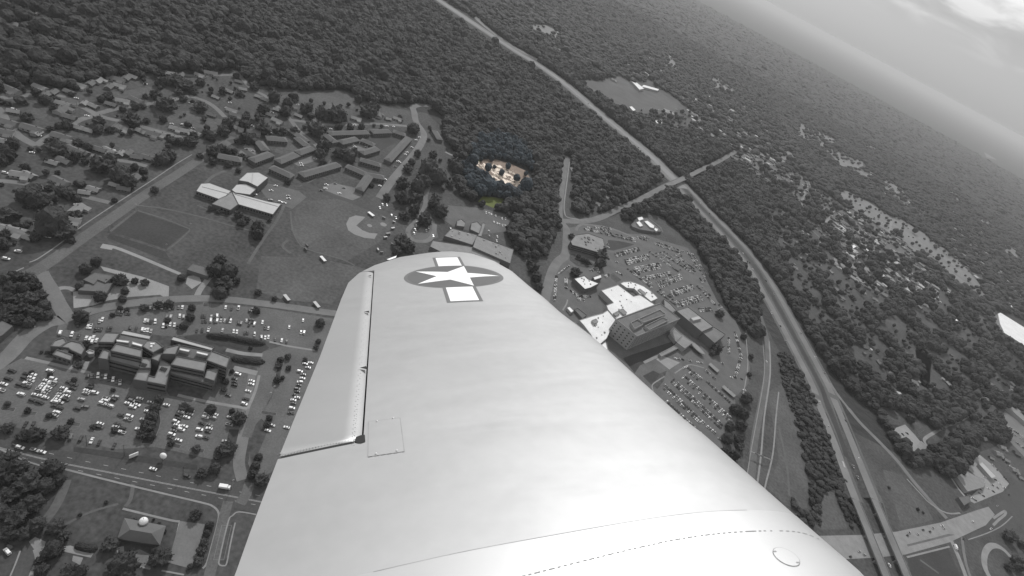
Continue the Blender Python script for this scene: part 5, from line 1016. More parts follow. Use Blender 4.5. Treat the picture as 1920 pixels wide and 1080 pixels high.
def car_mesh(kind, col, whole):
    key = (kind, col, whole)
    if key in CM: return CM[key]
    b, g = car_bm(kind)
    if whole:
        b.add(g.v, g.f, 1)
        for a in (-1.45, 1.45):
            for s in (-.85, .85): b.box((a, s, 0), (.6, .2, .6), mi=2)
        me = bpy.data.meshes.new('car'); me.from_pydata(b.v, [], b.f)
        for m_ in (PAINTS[col], M_glass, M_tyre): me.materials.append(m_)
        me.polygons.foreach_set('material_index', b.mi); CM[key] = me
    else:
        me = bpy.data.meshes.new('body'); me.from_pydata(b.v, [], b.f); me.materials.append(PAINTS[col])
        m2 = bpy.data.meshes.new('windows'); m2.from_pydata(g.v, [], g.f); m2.materials.append(M_glass); CM[key] = (me, m2)
    return CM[key]
CARS = []   # (px, py, axis dx, dy, label stem, kind, colour)
def cars(stem, pts, ax, pal='mix', jit=3):
    for q in pts:
        col = random.choices(['white', 'silver', 'grey', 'dark', 'black'], (4, 4, 2, 3, 2) if pal == 'mix' else (7, 4, 1, 1, 0) if pal == 'light' else (0, 1, 2, 4, 4))[0]
        kind = random.choices(['saloon', 'van', 'pickup'], (5, 3, 1))[0]
        if len(q) > 2: col = q[2]
        CARS.append([q[0], q[1], ax[0], ax[1], stem, kind, col, jit])
fx = (6, 1.6)
F = 'of the front car park'
cars('at the left edge %s' % F, [(23,697),(16,712),(8,721,'white'),(2,732,'white'),(50,702),(47,710,'dark'),(62,703,'white'),(59,709,'white'),(58,715,'silver'),(51,720),(50,726),(38,723,'dark'),(40,740,'white')], fx)
cars('in the second double row %s' % F, [(94,696,'white'),(100,711,'white'),(88,715,'white'),(101,718,'silver'),(84,722,'white'),(95,722,'silver'),(80,726,'white'),(91,727,'white'),(76,731,'white'),(88,733,'silver'),(70,737,'dark'),(83,738,'silver'),(67,741,'white'),(78,743,'white'),(85,746,'white'),(62,752,'dark'),(75,756,'black')], fx)
cars('in the third double row %s' % F, [(120,729,'white'),(115,735,'grey'),(127,736,'white'),(113,740,'silver'),(124,743,'white'),(111,745,'white'),(107,750,'white'),(123,750,'dark'),(103,754,'white'),(113,755,'silver'),(103,762,'dark'),(112,766,'black'),(107,774,'white'),(103,780,'silver')], fx)
cars('in the fourth row %s' % F, [(130,718,'dark'),(137,729,'black'),(139,722,'dark'),(163,733,'white'),(161,738,'silver'),(178,737,'white'),(168,727,'dark'),(153,750,'silver'),(145,767,'dark'),(160,764,'grey')], fx)
cars('in the fifth row %s' % F, [(200,748,'silver'),(197,752,'white'),(192,757,'white'),(198,760,'silver'),(207,762,'white'),(212,750,'dark'),(217,745,'silver'),(188,795,'white'),(187,802,'dark')], fx)
cars('in the sixth double row %s' % F, [(246,747,'dark'),(262,748,'white'),(247,752,'grey'),(257,753,'dark'),(240,757,'white'),(257,760,'white'),(249,764,'white'),(228,780,'dark'),(243,781,'white'),(240,787,'silver'),(220,796,'dark'),(217,801,'silver'),(229,804,'black'),(228,811,'white')], fx)
cars('beside the hedge trees %s' % F, [(282,755,'silver'),(277,772,'white'),(269,788,'silver'),(260,805,'white'),(312,760,'white')], fx)
cars('in the row facing the office block', [(165,705,'dark'),(172,706,'grey'),(178,706,'dark'),(184,705,'white'),(191,708,'grey'),(198,707,'white'),(205,711,'dark'),(212,712,'white'),(219,716,'dark'),(225,718,'silver')], (-1, 6))
cars('parked nose to the grass %s' % F, [(48,797,'black'),(62,798,'dark'),(133,820,'grey'),(152,823,'dark'),(172,827,'white'),(186,831,'black'),(214,837,'dark')], (-3, 7))
cars('in the seventh double row %s' % F, [(340,774,'white'),(348,768,'dark'),(335,780,'black'),(358,771,'white'),(356,777,'silver'),(350,783,'white'),(330,791,'white'),(333,786,'dark'),(332,798,'white'),(328,803,'dark'),(346,800,'white'),(340,806,'white'),(325,808,'grey'),(322,815,'white'),(335,826,'white'),(320,822,'dark')], fx)
cars('in the eighth double row %s' % F, [(388,777,'white'),(403,778,'white'),(385,783,'white'),(400,784,'silver'),(378,795,'black'),(393,798,'grey'),(374,806,'white'),(392,804,'white'),(390,810,'dark'),(373,819,'white'),(386,822,'dark')], fx)
cars('at the right hand end %s' % F, [(431,783,'silver'),(430,797,'silver'),(422,828,'silver'),(418,841,'white')], fx)
cars('in the small lot right of the office block', [(446,702,'white'),(440,711,'dark'),(440,717,'dark'),(439,723,'black'),(428,742,'dark'),(472,715,'white'),(471,721,'white'),(465,734,'white'),(461,749,'dark'),(458,758,'white')], fx)
cars('on the drive strip beside the wing', [(510,798,'silver'),(502,808,'white'),(537,802,'white')], fx)
cars('in the row half hidden by the wing trailing edge', [(572,683,'silver'),(582,681,'white'),(577,690,'silver'),(562,697,'white'),(568,703,'grey'),(567,710,'white'),(562,717,'white'),(560,723,'dark'),(557,730,'dark'),(557,735,'dark'),(553,741,'dark'),(557,746,'white'),(550,751,'white'),(550,757,'dark'),(547,766,'white'),(545,775,'dark')], (7, 1))
B = 'of the rear car park'; vx = (-1.2, 6)
cars('in the top row %s' % B, [(212,592,'dark'),(222,588,'dark'),(228,589,'dark'),(237,588,'dark'),(242,588,'black'),(272,580),(282,579),(290,578),(304,577,'white'),(311,577,'dark'),(319,578,'silver'),(325,578,'dark'),(335,577,'grey'),(342,577,'white'),(423,577,'white'),(434,580,'dark'),(447,578,'white'),(468,583,'dark'),(473,582,'silver')], vx)
cars('in the second row %s' % B, [(272,602,'white'),(277,603,'silver'),(283,605,'black'),(291,604,'white'),(313,595,'grey'),(320,595,'silver'),(337,593,'white'),(344,595,'silver'),(379,594,'black'),(384,594,'dark'),(396,595,'silver'),(401,595,'dark'),(407,593,'white'),(415,596,'dark'),(432,597,'black')], vx)
cars('in the third row %s' % B, [(380,603,'dark'),(386,603,'black'),(395,602,'white'),(402,604,'dark'),(407,602,'white'),(414,602,'silver'),(421,602,'silver'),(426,603,'dark'),(432,603,'white'),(447,606,'dark'),(452,607,'grey'),(462,602,'silver'),(468,602,'black'),(474,603,'black'),(306,612,'white'),(312,611,'dark'),(319,609,'white'),(327,610,'white'),(333,613,'dark')], vx)
cars('near the right end %s' % B, [(467,610,'black'),(477,608,'white'),(492,605,'white'),(497,615,'dark'),(503,616,'silver'),(542,614,'silver'),(568,601,'silver'),(564,624,'silver'),(570,624,'white'),(369,621,'dark'),(379,620,'black')], vx)
cars('in the bottom row %s' % B, [(391,619,'white'),(417,620,'silver'),(438,622,'white'),(444,623,'white'),(459,625,'black'),(464,625,'dark'),(477,628,'silver'),(490,633,'silver'),(497,634,'white'),(503,633,'white'),(516,637,'dark'),(528,639,'white'),(537,642,'dark')], vx)
cars('on the apron above the annex', [(192,600,'white'),(187,603,'silver'),(165,613,'white'),(170,613,'white'),(147,611,'dark'),(179,619,'dark'),(184,618,'dark'),(189,619,'black'),(202,618,'dark'),(207,618,'black'),(113,625,'white'),(135,628,'white'),(147,632,'dark'),(162,635,'white'),(169,637,'white'),(175,634,'white'),(173,641,'white'),(181,639,'white')], (-2.5, 6))
cars('along the back wall of the office block', [(244,616),(255,618),(267,619,'white'),(272,620,'white'),(277,620,'white'),(283,622,'silver')], vx)
cars('driving on the dark main road', [(48,828,'dark'),(38,840,'white'),(66,845,'silver'),(79,848,'white'),(287,880,'white'),(351,894,'dark')], (7, 2))
cars('on the drive at the lower left corner', [(14,1035,'white'),(17,1025,'dark')], (5, 5))
cars('on the left highway lanes', [(1330,401,'dark'),(1372,478,'dark'),(1446,587,'white'),(1472,640,'silver'),(1536,755,'white'),(1437,679,'white'),(1667,1060,'white'),(1391,500,'silver'),(1418,533,'white'),(1507,705,'dark'),(1553,800,'silver'),(1291,386,'white'),(1463,612,'dark')], (3, 6)); cars('on the right highway lanes', [(1393,475,'white'),(1401,491,'dark'),(1405,493,'dark'),(1451,551,'silver'),(1501,625,'silver'),(1528,670,'white'),(1570,735,'dark'),(1599,875,'silver'),(1607,895,'silver'),(1411,505,'white'),(1436,527,'dark'),(1545,700,'silver'),(1585,790,'dark'),(1609,860,'white'),(1340,410,'silver'),(1313,381,'white')], (3, 6))
cars('on the highway beyond the overpass', [(1056,150),(1080,180),(1103,195),(1146,240,'dark'),(1172,257,'dark'),(1197,277,'dark'),(1201,283,'dark'),(1220,300,'grey'),(1243,330,'silver')], (6, 5))
cars('on the pale main road below the bridges', [(1610,1034,'silver'),(1620,1040,'silver'),(1594,1044,'black'),(1701,1004,'dark'),(1704,999,'silver'),(1720,1002,'silver'),(1730,994,'black'),(1743,997,'dark'),(1748,990,'silver'),(1765,986,'white'),(1769,991,'silver'),(1823,978,'white')], (7, -1.5))
cars('on the dark road at the lower right', [(1869,949,'silver'),(1891,928,'dark'),(1857,992,'white'),(1791,1028,'white'),(1806,1011,'dark')], (6, -4))
cars('below the school on the yard', [(471,347,'white'),(517,349,'white'),(508,358,'white'),(540,368,'silver'),(541,373,'white'),(507,376,'silver'),(525,379,'white'),(533,381,'white'),(478,365,'white'),(612,347,'white'),(610,354,'white'),(601,358,'dark'),(636,363,'white'),(644,353,'dark'),(628,345,'dark')], (6, 1))
cars('along the street right of the flats', [(712,349,'white'),(717,341,'silver'),(722,337,'white'),(746,303,'white'),(749,305,'silver'),(760,290,'white'),(763,286,'white'),(772,277,'silver'),(780,263,'white'),(786,258,'white'),(740,313,'dark')], (6, 1)); cars('in the court between the flats', [(663,273,'white'),(665,276,'white'),(677,268,'silver'),(687,276,'white'),(693,275,'white'),(685,277,'silver'),(591,298,'white'),(564,307,'white'),(566,311,'white'),(475,284,'silver'),(462,280,'silver'),(620,242,'white'),(665,235,'white'),(721,237,'white'),(726,237,'white'),(738,238,'white'),(508,251,'silver'),(568,257,'silver')], (6, 1))
cars('beside the houses of the suburb', [(22,170,'white'),(26,206,'white'),(143,185,'white'),(134,198,'white'),(112,210,'white'),(163,218,'white'),(170,197,'dark'),(229,188,'white'),(226,192,'white'),(291,197,'white'),(273,158,'white'),(75,245,'white'),(73,255,'white'),(60,287,'white'),(212,282,'white'),(137,267,'silver'),(10,325,'white'),(110,337,'white'),(175,361,'white'),(157,365,'silver'),(144,385,'white'),(358,194,'white'),(322,233,'white'),(343,235,'white'),(362,241,'silver'),(431,193,'white'),(425,203,'white'),(433,212,'white'),(440,208,'white'),(402,251,'silver'),(510,212,'silver'),(558,197,'white'),(554,203,'white'),(473,237,'white'),(34,472,'white'),(12,486,'white'),(90,445,'white'),(5,430,'white')], (6, 1))
cars('before the second school behind the wing tip', [(780,423,'white'),(778,431,'white'),(776,438,'white'),(782,418,'silver'),(803,427,'white'),(799,433,'white'),(812,443,'silver'),(725,385,'white'),(712,390,'white'),(717,384,'white'),(734,404,'silver'),(742,409,'dark'),(911,399,'white'),(917,401,'white'),(921,402,'white'),(929,405,'white'),(941,410,'white'),(947,411,'silver'),(926,417,'white'),(932,419,'white'),(936,421,'white'),(942,423,'white'),(947,424,'white'),(951,426,'white'),(916,434,'silver'),(932,444,'white'),(931,452,'white'),(917,443,'grey'),(845,430,'silver'),(852,434,'silver'),(860,437,'grey'),(868,443,'silver'),(875,446,'white'),(858,445,'grey')], (2, 6))
def row(a, b, fr, ax, stem, dbl=False, pal='mix', sp=2.9):
    A, B_ = P(*a), P(*b); n = max(2, int((B_ - A).length / sp)); pts = []
    for i in range(n):
        if random.random() < min(.97, fr * 1.2): pts.append((a[0] + (b[0] - a[0]) * i / n, a[1] + (b[1] - a[1]) * i / n))
    cars(stem, pts, ax, pal, 2)
hs = (-3, 2.4)
Q = 'of the hospital south car park'
row((1287, 688), (1318, 713), .85, hs, 'in the upper right row ' + Q); row((1325, 716), (1371, 757), .85, hs, 'in the upper right row ' + Q); row((1282, 690), (1314, 717), .6, hs, 'in the upper right row ' + Q)
row((1280, 702), (1373, 787), .92, hs, 'in the second row ' + Q); row((1276, 706), (1369, 791), .5, hs, 'in the second row ' + Q); row((1263, 712), (1357, 800), .95, hs, 'in the third row ' + Q); row((1259, 716), (1354, 806), .85, hs, 'in the third row ' + Q)
row((1246, 722), (1322, 797), .9, hs, 'in the fourth row ' + Q); row((1242, 726), (1318, 799), .6, hs, 'in the fourth row ' + Q); row((1326, 800), (1344, 815), .6, hs, 'in the fourth row ' + Q); row((1250, 753), (1316, 816), .8, hs, 'in the row along the wing edge ' + Q)
Q = 'of the hospital east side'
row((1378, 624), (1389, 668), .85, (6, 2), 'in the outer row ' + Q); row((1389, 670), (1377, 710), .85, (6, 2), 'in the outer row ' + Q); row((1366, 634), (1366, 664), .9, (6, -1), 'in the inner row ' + Q, pal='light'); row((1259, 671), (1322, 682), .5, (6, 2), 'on the curved drive ' + Q, sp=6); row((1323, 695), (1347, 717), .7, (-2, 3), 'beside the shelter ' + Q); row((1362, 728), (1374, 740), .9, (-4, 1), 'under the right hand shelter ' + Q, pal='dark'); cars('single on the lot ' + Q, [(1354, 682, 'silver'), (1395, 732, 'white'), (1390, 711, 'dark'), (1371, 708, 'white'), (1368, 782, 'white'), (1348, 823, 'silver')], (4, 2))
Q = 'of the hospital north car park'
hn = (2.5, 4)
for a, b, f, ax in (((1153, 477), (1198, 465), .8, hn), ((1172, 488), (1215, 478), .85, hn), ((1173, 492), (1218, 481), .7, hn), ((1190, 503), (1238, 494), .85, hn), ((1192, 507), (1236, 499), .6, hn), ((1211, 520), (1258, 511), .7, hn), ((1235, 536), (1278, 518), .7, hn), ((1232, 531), (1276, 515), .6, hn), ((1255, 553), (1300, 537), .7, hn), ((1257, 548), (1298, 534), .5, hn), ((1273, 571), (1317, 558), .75, hn), ((1272, 566), (1315, 554), .5, hn), ((1310, 580), (1334, 578), .8, hn),
                    ((1218, 473), (1273, 511), .6, (5, -1)), ((1238, 474), (1301, 514), .8, (5, -1)), ((1228, 458), (1278, 476), .85, (3, 3)), ((1265, 478), (1303, 506), .6, (5, -1)), ((1096, 430), (1192, 453), .6, (3, 3)), ((1115, 427), (1142, 433), .7, (3, 3)), ((1288, 472), (1322, 522), .6, (5, 2)), ((1177, 505), (1223, 541), .75, (5, -1)), ((1233, 547), (1274, 578), .85, (5, -1)), ((1307, 537), (1350, 582), .6, (5, -1)), ((1196, 446), (1215, 452), .7, (3, 3)), ((1272, 490), (1298, 512), .5, (5, -1)), ((1312, 522), (1318, 532), .7, (4, -1))):
    row(a, b, min(1, f + .15), ax, 'in the slanting rows ' + Q, sp=2.7)
    if ax == hn: row((a[0] + 1.8, a[1] + 3.6), (b[0] + 1.8, b[1] + 3.6), f, ax, 'in the slanting rows ' + Q, sp=2.7)
    else: row((a[0] + 4.5, a[1] - 3.0), (b[0] + 4.5, b[1] - 3.0), f * .55, ax, 'in the slanting rows ' + Q)
Q = 'along the bend left of the hospital'
row((1066, 499), (1046, 514), .8, (4, -3), Q); row((1043, 518), (1039, 566), .7, (5, -1), Q, sp=3.4); row((1061, 520), (1061, 543), .6, (5, 2), Q); row((1070, 546), (1090, 562), .8, (2, 4), Q); row((1085, 556), (1112, 556), .7, (2, 4), Q); row((1076, 560), (1098, 565), .6, (2, 4), Q); row((1107, 508), (1122, 503), .7, (3, 3), Q); row((1134, 519), (1143, 515), .9, (2, 4), Q); row((1157, 511), (1168, 517), .8, (4, 2), Q); row((1103, 497), (1140, 488), .2, (4, 2), Q)
Q = 'beside the clinic with cut corners'
cars(Q, [(1077, 443), (1083, 443), (1090, 446, 'white'), (1139, 458), (1140, 464), (1140, 486), (1156, 492, 'silver'), (1118, 487), (1122, 510)], (4, 2))
Q = 'in the crowded rows of the strip beyond the woods'
for k in range(13):
    o = k * 4.6
    row((1400 + o * 1.0, 345 - o * .85 + 8), (1500 + o, 405 - o * .85 + 4), .16 if k % 2 else .33, (5, 3), Q, sp=4.5, pal='light'); row((1510 + o, 412 - o * .8), (1640 + o, 480 - o * .75), .12 if k % 2 else .26, (5, 3), Q, sp=5.0, pal='light')
row((1856, 868), (1892, 905), .5, (4, -3), 'on the roadside lots at lower right'); row((1880, 862), (1912, 890), .5, (4, -3), 'on the roadside lots at lower right'); row((1890, 870), (1918, 905), .4, (4, -3), 'on the roadside lots at lower right')
row((1890, 800), (1960, 850), .8, (4, -3), 'at the shops by the right edge'); row((1882, 812), (1950, 865), .8, (4, -3), 'at the shops by the right edge'); row((1875, 800), (1950, 845), .5, (4, -3), 'at the shops by the right edge')
cars('on the lots by the grey roofed store', [(1816, 930), (1822, 934), (1836, 925), (1852, 916), (1860, 910), (1846, 895), (1870, 915), (1874, 907, 'white'), (1835, 872), (1866, 900, 'dark'), (1882, 915, 'white'), (1828, 938), (1843, 930), (1838, 918, 'dark'), (1862, 922)], (4, 2)); cars('on the pale lot by the highway', [(1688, 817, 'white'), (1696, 828, 'white'), (1692, 815, 'dark'), (1700, 832, 'dark'), (1705, 828, 'dark'), (1700, 813, 'dark'), (1708, 830, 'dark')], (4, 3))
cars('in the yards beyond the highway', [(1183 + rng.uniform(-2, 90), 205 + i * 1.1 + rng.uniform(-5, 5), 'white') for i in range(34)], (6, 3))
cars('beside the houses at right', [(1520, 553, 'white'), (1657, 632, 'white'), (1538, 497, 'white'), (1679, 657, 'white'), (1692, 549, 'white'), (1744, 753, 'white'), (1738, 750, 'silver'), (1614, 546, 'white'), (1597, 553, 'white'), (1712, 715, 'silver'), (1788, 760, 'white'), (1812, 752), (1825, 770)], (5, 3))
cars('by the houses near the overpass', [(1095, 358, 'white'), (1097, 350, 'white'), (1128, 338, 'white'), (1139, 370, 'silver'), (1092, 330, 'white'), (1122, 382, 'dark')], (5, 3))
CARS.sort(key=lambda c: mpp(c[0], c[1]) if c[4].find('driving') < 0 else 0)
seenlab = {}; stuff = MB(); smi = {'white': 0, 'silver': 1, 'grey': 2, 'dark': 3, 'black': 4}; first = []
def car_xf(c):
    x, y, ax, ay = c[:4]; p = P(x, y, 0 if 'highway lanes' not in c[4] or y < 860 else (ZB + .1 if y > 930 else 1.5)); q = P(x + ax, y + ay) - P(x, y); a = math.atan2(q.y, q.x) + R(random.gauss(0, c[7])) + (math.pi if random.random() < .5 else 0)
    return p, a
for i, c in enumerate(CARS[:298]):
    p, a = car_xf(c); z = p.z + (.25 if p.z > 0 else .22)
    if i < 90:
        body, win = car_mesh(c[5], c[6], False); r = bpy.data.objects.new('car', None); r.empty_display_size = .5; COL.objects.link(r)
        for nm, me in (('body', body), ('windows', win)): o = bpy.data.objects.new(nm, me); COL.objects.link(o); o.parent = r
        for wx in (-1.42, 1.42):
            for wy in (-.86, .86): o = bpy.data.objects.new('wheel', wme); COL.objects.link(o); o.parent = r; o.location = (wx, wy, 0)
    else: r = bpy.data.objects.new('car', car_mesh(c[5], c[6], True)); COL.objects.link(r)
    r.location = (p.x, p.y, z); r.rotation_euler = (0, 0, a); first.append((c, r))
by = {}
for c, r in first: by.setdefault(c[4], []).append((c, r))
for st, its in by.items():
    its.sort(key=lambda i: i[0][0])
    for k, (c, r) in enumerate(its):
        kn = {'saloon': 'saloon car', 'van': 'van', 'pickup': 'pickup truck'}[c[5]]; tag(r, '%s %s, %s from left %s' % (c[6], kn, ordn(k), st), 'car' if c[5] != 'van' else 'van', 'cars ' + st)
def simple_car(c):
    p, a = car_xf(c); mi = smi[c[6]]; ca, sa = math.cos(a), math.sin(a); L, h = (4.6, 1.45) if c[5] == 'saloon' else (5.0, 1.8)
    def T_(x, y, z): return (p.x + x * ca - y * sa, p.y + x * sa + y * ca, p.z + .2 + z)
    x, y = L / 2, .92
    stuff.add([T_(*q) for q in ((-x, -y, .2), (x, -y, .2), (x, y, .2), (-x, y, .2), (-x, -y, .85), (x * .95, -y, .75), (x * .95, y, .75), (-x, y, .85))], [(4, 5, 6, 7), (0, 1, 5, 4), (1, 2, 6, 5), (2, 3, 7, 6), (3, 0, 4, 7)], mi)
    q = [T_(*v) for v in ((-x * .75, -.85, .8), (x * .45, -.85, .8), (x * .45, .85, .8), (-x * .75, .85, .8), (-x * .5, -.66, h), (x * .1, -.66, h), (x * .1, .66, h), (-x * .5, .66, h))]
    stuff.add(q, [(0, 1, 5, 4), (1, 2, 6, 5), (2, 3, 7, 6), (3, 0, 4, 7)], 5); stuff.add(q[4:], [(0, 1, 2, 3)], mi)
for c in CARS[298:]: simple_car(c)
o = stuff.build('distant_cars', [PAINTS[k] for k in ('white', 'silver', 'grey', 'dark', 'black')] + [M_glass]); tag(o, 'hundreds of far parked cars filling the hospital lots, yards and strip', 'cars', kind='stuff')
# larger vehicles
def truck(x, y, ax, L, hh, col, lab, z=.22, W_=2.5):
    p = P(x, y); q = P(x + ax[0], y + ax[1]) - p; t = thing('truck', lab, 'truck', (p.x, p.y, z), None, math.atan2(q.y, q.x)); mb = MB(); mb.box((-L * .12, 0, .9), (L * .74, W_, hh)); mb.build('cargo_box', PAINTS[col], t)
    mb = MB(); mb.box((L * .38, 0, .5), (L * .22, W_ * .94, 1.9), top=.88); mb.build('cab', PAINTS[col], t); mb = MB(); mb.box((L * .465, 0, 1.4), (.5, W_ * .8, .75), top=.8); mb.build('windscreen', M_glass, t)
    mb = MB(); mb.box((0, 0, .45), (L * .95, W_ * .5, .45)); mb.build('chassis', M_tyre, t)
    for wx in (-L * .35, -L * .22, L * .36):
        for wy in (-W_ * .42, W_ * .42): o = bpy.data.objects.new('wheel', wme); COL.objects.link(o); o.parent = t; o.location = (wx, wy, 0); o.scale = (1.4, 1.6, 1.4)
truck(421, 915, (7, 1), 7.6, 2.3, 'white', 'bright white box van on the dark road beside the wing trailing edge'); truck(1216, 306, (5, 4), 17, 3.2, 'white', 'long white lorry on the highway above the overpass'); truck(1579, 876, (2, 6), 15, 2.6, 'silver', 'long pale lorry on the left highway lanes near the bridges'); truck(1790, 1027, (2, 5), 7, 2.2, 'white', 'white box truck waiting on the side street at lower right')
for i in range(6): pass

# ------------------------------------------------------------------ the wing
def W(x, y, z): return CX * x - CY * y + Fv * z
sdir = W(-231, -320, FOC).normalized(); cdir = W(4357, -20, FOC); cdir = (cdir - sdir * cdir.dot(sdir)).normalized()
ndir = sdir.cross(cdir).normalized(); QW = CAM + ray(852, 517) / FOC * 4.8
if (CAM - QW).dot(ndir) < 0: ndir = -ndir
def toplane(x, y, h=0.0):
    r = ray(x, y); k = (QW + ndir * h - CAM).dot(ndir) / r.dot(ndir); q = CAM + r * k - QW; return q.dot(sdir), q.dot(cdir)
TEp = [(330, 1330), (392, 1200), (440, 1080), (470, 995), (500, 915), (521, 861), (560, 765), (600, 668), (640, 560), (653, 530), (673, 512), (703, 497), (750, 482), (803, 474), (847, 472)]
LEp = [(1850, 1330), (1720, 1200), (1616, 1080), (1532, 1007), (1477, 958), (1424, 911), (1374, 866), (1326, 823), (1286, 792), (1205, 719), (1140, 659), (1107, 631), (1053, 590), (1022, 562), (993, 539), (962, 512), (930, 494), (893, 481), (847, 472)]
TEs = sorted(toplane(*p) for p in TEp); LEs = sorted(toplane(*p) for p in LEp)
S1 = min(TEs[-1][0], LEs[-1][0]); S0 = max(TEs[0][0], LEs[0][0])
def te(s): return float(np.interp(s, [a for a, b in TEs], [b for a, b in TEs]))
def le(s): return float(np.interp(s, [a for a, b in LEs], [b for a, b in LEs]))
THK = 0.10
def foil(x): return 5 * THK * (.2969 * math.sqrt(max(x, 0)) - .126 * x - .3516 * x * x + .2843 * x ** 3 - .1036 * x ** 4)
def zs_(s, c):
    a, b = te(s), le(s); ch = max(b - a, 1e-4); x = min(max((b - c) / ch, 0), 1)
    tipf = min(1, max(0, (S1 - s) / .35)); tipf = math.sqrt(1 - (1 - tipf) ** 2)
    return ch ** .5 * 1.15 * foil(x) * tipf
def W3(s, c, dz=0.0, z=None): return QW + sdir * s + cdir * c + ndir * ((zs_(s, c) if z is None else z) + dz)
def onwing(x, y):
    h = 0
    for _ in range(12): s, c = toplane(x, y, h); h = h * .4 + .6 * zs_(min(s, S1), c)
    return s, c
AI = [(521, 861), (681, 828)]; hin = onwing(681, 828); tin = toplane(521, 861); hout = onwing(702, 507); tin = (tin[0], te(tin[0]))
if hin[0] <= tin[0]: hin = (tin[0] + .004, hin[1])
hm = onwing(692, 620)
def cmin(s):
    if s < tin[0] or s > hout[0]: return te(s)
    if s < hin[0]: return tin[1] + (hin[1] - tin[1]) * (s - tin[0]) / (hin[0] - tin[0])
    return float(np.interp(s, sorted([hin[0], hout[0]]), [hin[1], hout[1]]))
wingroot = thing('aircraft_wing', 'bright silver aircraft wing with star emblem reaching out over the town', 'aircraft wing', tuple(QW))
def local(o): o.parent = wingroot; o.matrix_parent_inverse = Matrix.Translation(-QW)
M_wing = mat('silver_wing_paint', 0.415, rough=0.52, var=0.055, sc=1.1, fine=0.03, spec=0.4, metal=0.55)
M_ail = mat('aileron_paint', 0.395, rough=0.50, var=0.03, sc=2.0, fine=0.01, bump=0.003, bsc=5, spec=0.4, metal=0.55)
M_root = mat('root_skin_paint', 0.485, rough=0.44, var=0.03, sc=2.0, bump=0.004, bsc=3, spec=0.4, metal=0.6)
M_ins = mat('emblem_grey', 0.125, rough=0.5, var=0.04, sc=5); M_ins2 = mat('emblem_border_grey', 0.15, rough=0.5, var=0.04, sc=5); M_insw = mat('emblem_white', 0.85, rough=0.4, var=0.02, sc=5)
M_gap = mat('gap_shade_black', 0.03, rough=0.8, var=0.05); M_seam = mat('seam_grey', 0.30, rough=0.7, var=0.1, sc=9); M_screw = mat('bare_metal', 0.75, rough=0.25, metal=0.6, var=0.05, sc=9)  # gap colour: shade inside gaps and slots painted as black
for M__, st_ in ((M_wing, 1.0), (M_ail, .5), (M_root, .6)):      # slight waviness of the skin, stretched along the chord
    t_ = M__.node_tree; g_ = N(t_, 'ShaderNodeNewGeometry'); cb_ = N(t_, 'ShaderNodeCombineXYZ')
    for ax_, dv_, k_ in ((0, sdir, 2.8), (1, cdir, 1.0)):
        d_ = N(t_, 'ShaderNodeVectorMath', operation='DOT_PRODUCT'); d_.inputs[1].default_value = dv_; t_.links.new(g_.outputs['Position'], d_.inputs[0]); t_.links.new(mth(t_, 'MULTIPLY', d_.outputs['Value'], k_), cb_.inputs[ax_])
    nz_ = N(t_, 'ShaderNodeTexNoise'); nz_.inputs['Scale'].default_value = 1.0; nz_.inputs['Detail'].default_value = 2.5; nz_.inputs['Distortion'].default_value = .4; t_.links.new(cb_.outputs[0], nz_.inputs['Vector'])
    bp_ = N(t_, 'ShaderNodeBump'); bp_.inputs['Distance'].default_value = .0062 * st_; t_.links.new(nz_.outputs[0], bp_.inputs['Height'])
    b_ = t_.nodes['Principled BSDF']; t_.links.new(bp_.outputs[0], b_.inputs['Normal'])
    r_ = N(t_, 'ShaderNodeTexNoise'); r_.inputs['Scale'].default_value = 2.2; r_.inputs['Detail'].default_value = 6; t_.links.new(cb_.outputs[0], r_.inputs['Vector']); t_.links.new(mth(t_, 'ADD', mth(t_, 'MULTIPLY', r_.outputs[0], .12), b_.inputs['Roughness'].default_value - .06), b_.inputs['Roughness'])
def skin(name, stations, lo, hi, nc, mt, dz=0.0, nose=None, lower=True, cosn=True):
    V = []; Fc = []; ns = len(stations)
    for s in stations:
        a, b = lo(s), hi(s)
        for j in range(nc + 1):
            t = j / nc; t = 1 - (1 - t) ** 1.8 if cosn else t; c = a + (b - a) * t; d = dz
            if nose: d += nose(s, c, b)
            V.append(W3(s, c, d))
    for i in range(ns - 1):
        for j in range(nc):
            a = i * (nc + 1) + j; Fc.append((a, a + nc + 1, a + nc + 2, a + 1))
    if lower:
        n0 = len(V)
        for s in stations:
            a, b = lo(s), hi(s)
            for j in range(nc + 1):
                t = j / nc; t = 1 - (1 - t) ** 1.8 if cosn else t; c = a + (b - a) * t; V.append(W3(s, c, z=-.55 * zs_(s, c) - .012 * min(1, max(0, (b - c) / .05))))
        for i in range(ns - 1):
            for j in range(nc):
                a = n0 + i * (nc + 1) + j; Fc.append((a, a + 1, a + nc + 2, a + nc + 1))
            for j in (0, nc):
                a = i * (nc + 1) + j; b_ = n0 + a; Fc.append((a, b_, b_ + nc + 1, a + nc + 1) if j == 0 else (a, a + nc + 1, b_ + nc + 1, b_))
        for i in (0, ns - 1):
            for j in range(nc):
                a = i * (nc + 1) + j; b_ = n0 + a; Fc.append((a, a + 1, b_ + 1, b_) if i == 0 else (a, b_, b_ + 1, a + 1))
    o = meshobj(name, V, Fc, mt, smooth=True)
    if lower:
        bm = bmesh.new(); bm.from_mesh(o.data); bmesh.ops.recalc_face_normals(bm, faces=bm.faces)
        for e_ in bm.edges:
            if len(e_.link_faces) == 2 and e_.calc_face_angle(0) > .9: e_.smooth = False
        bm.to_mesh(o.data); bm.free()
    local(o); return o
E6 = .0015
st = sorted(set(list(np.linspace(S0, S1 - .5, 60)) + list(S1 - .5 * (1 - np.linspace(0, 1, 40)) ** 2) + [tin[0] - E6, tin[0], hin[0], hout[0], hout[0] + E6] + list(np.linspace(tin[0], hin[0], 8))))
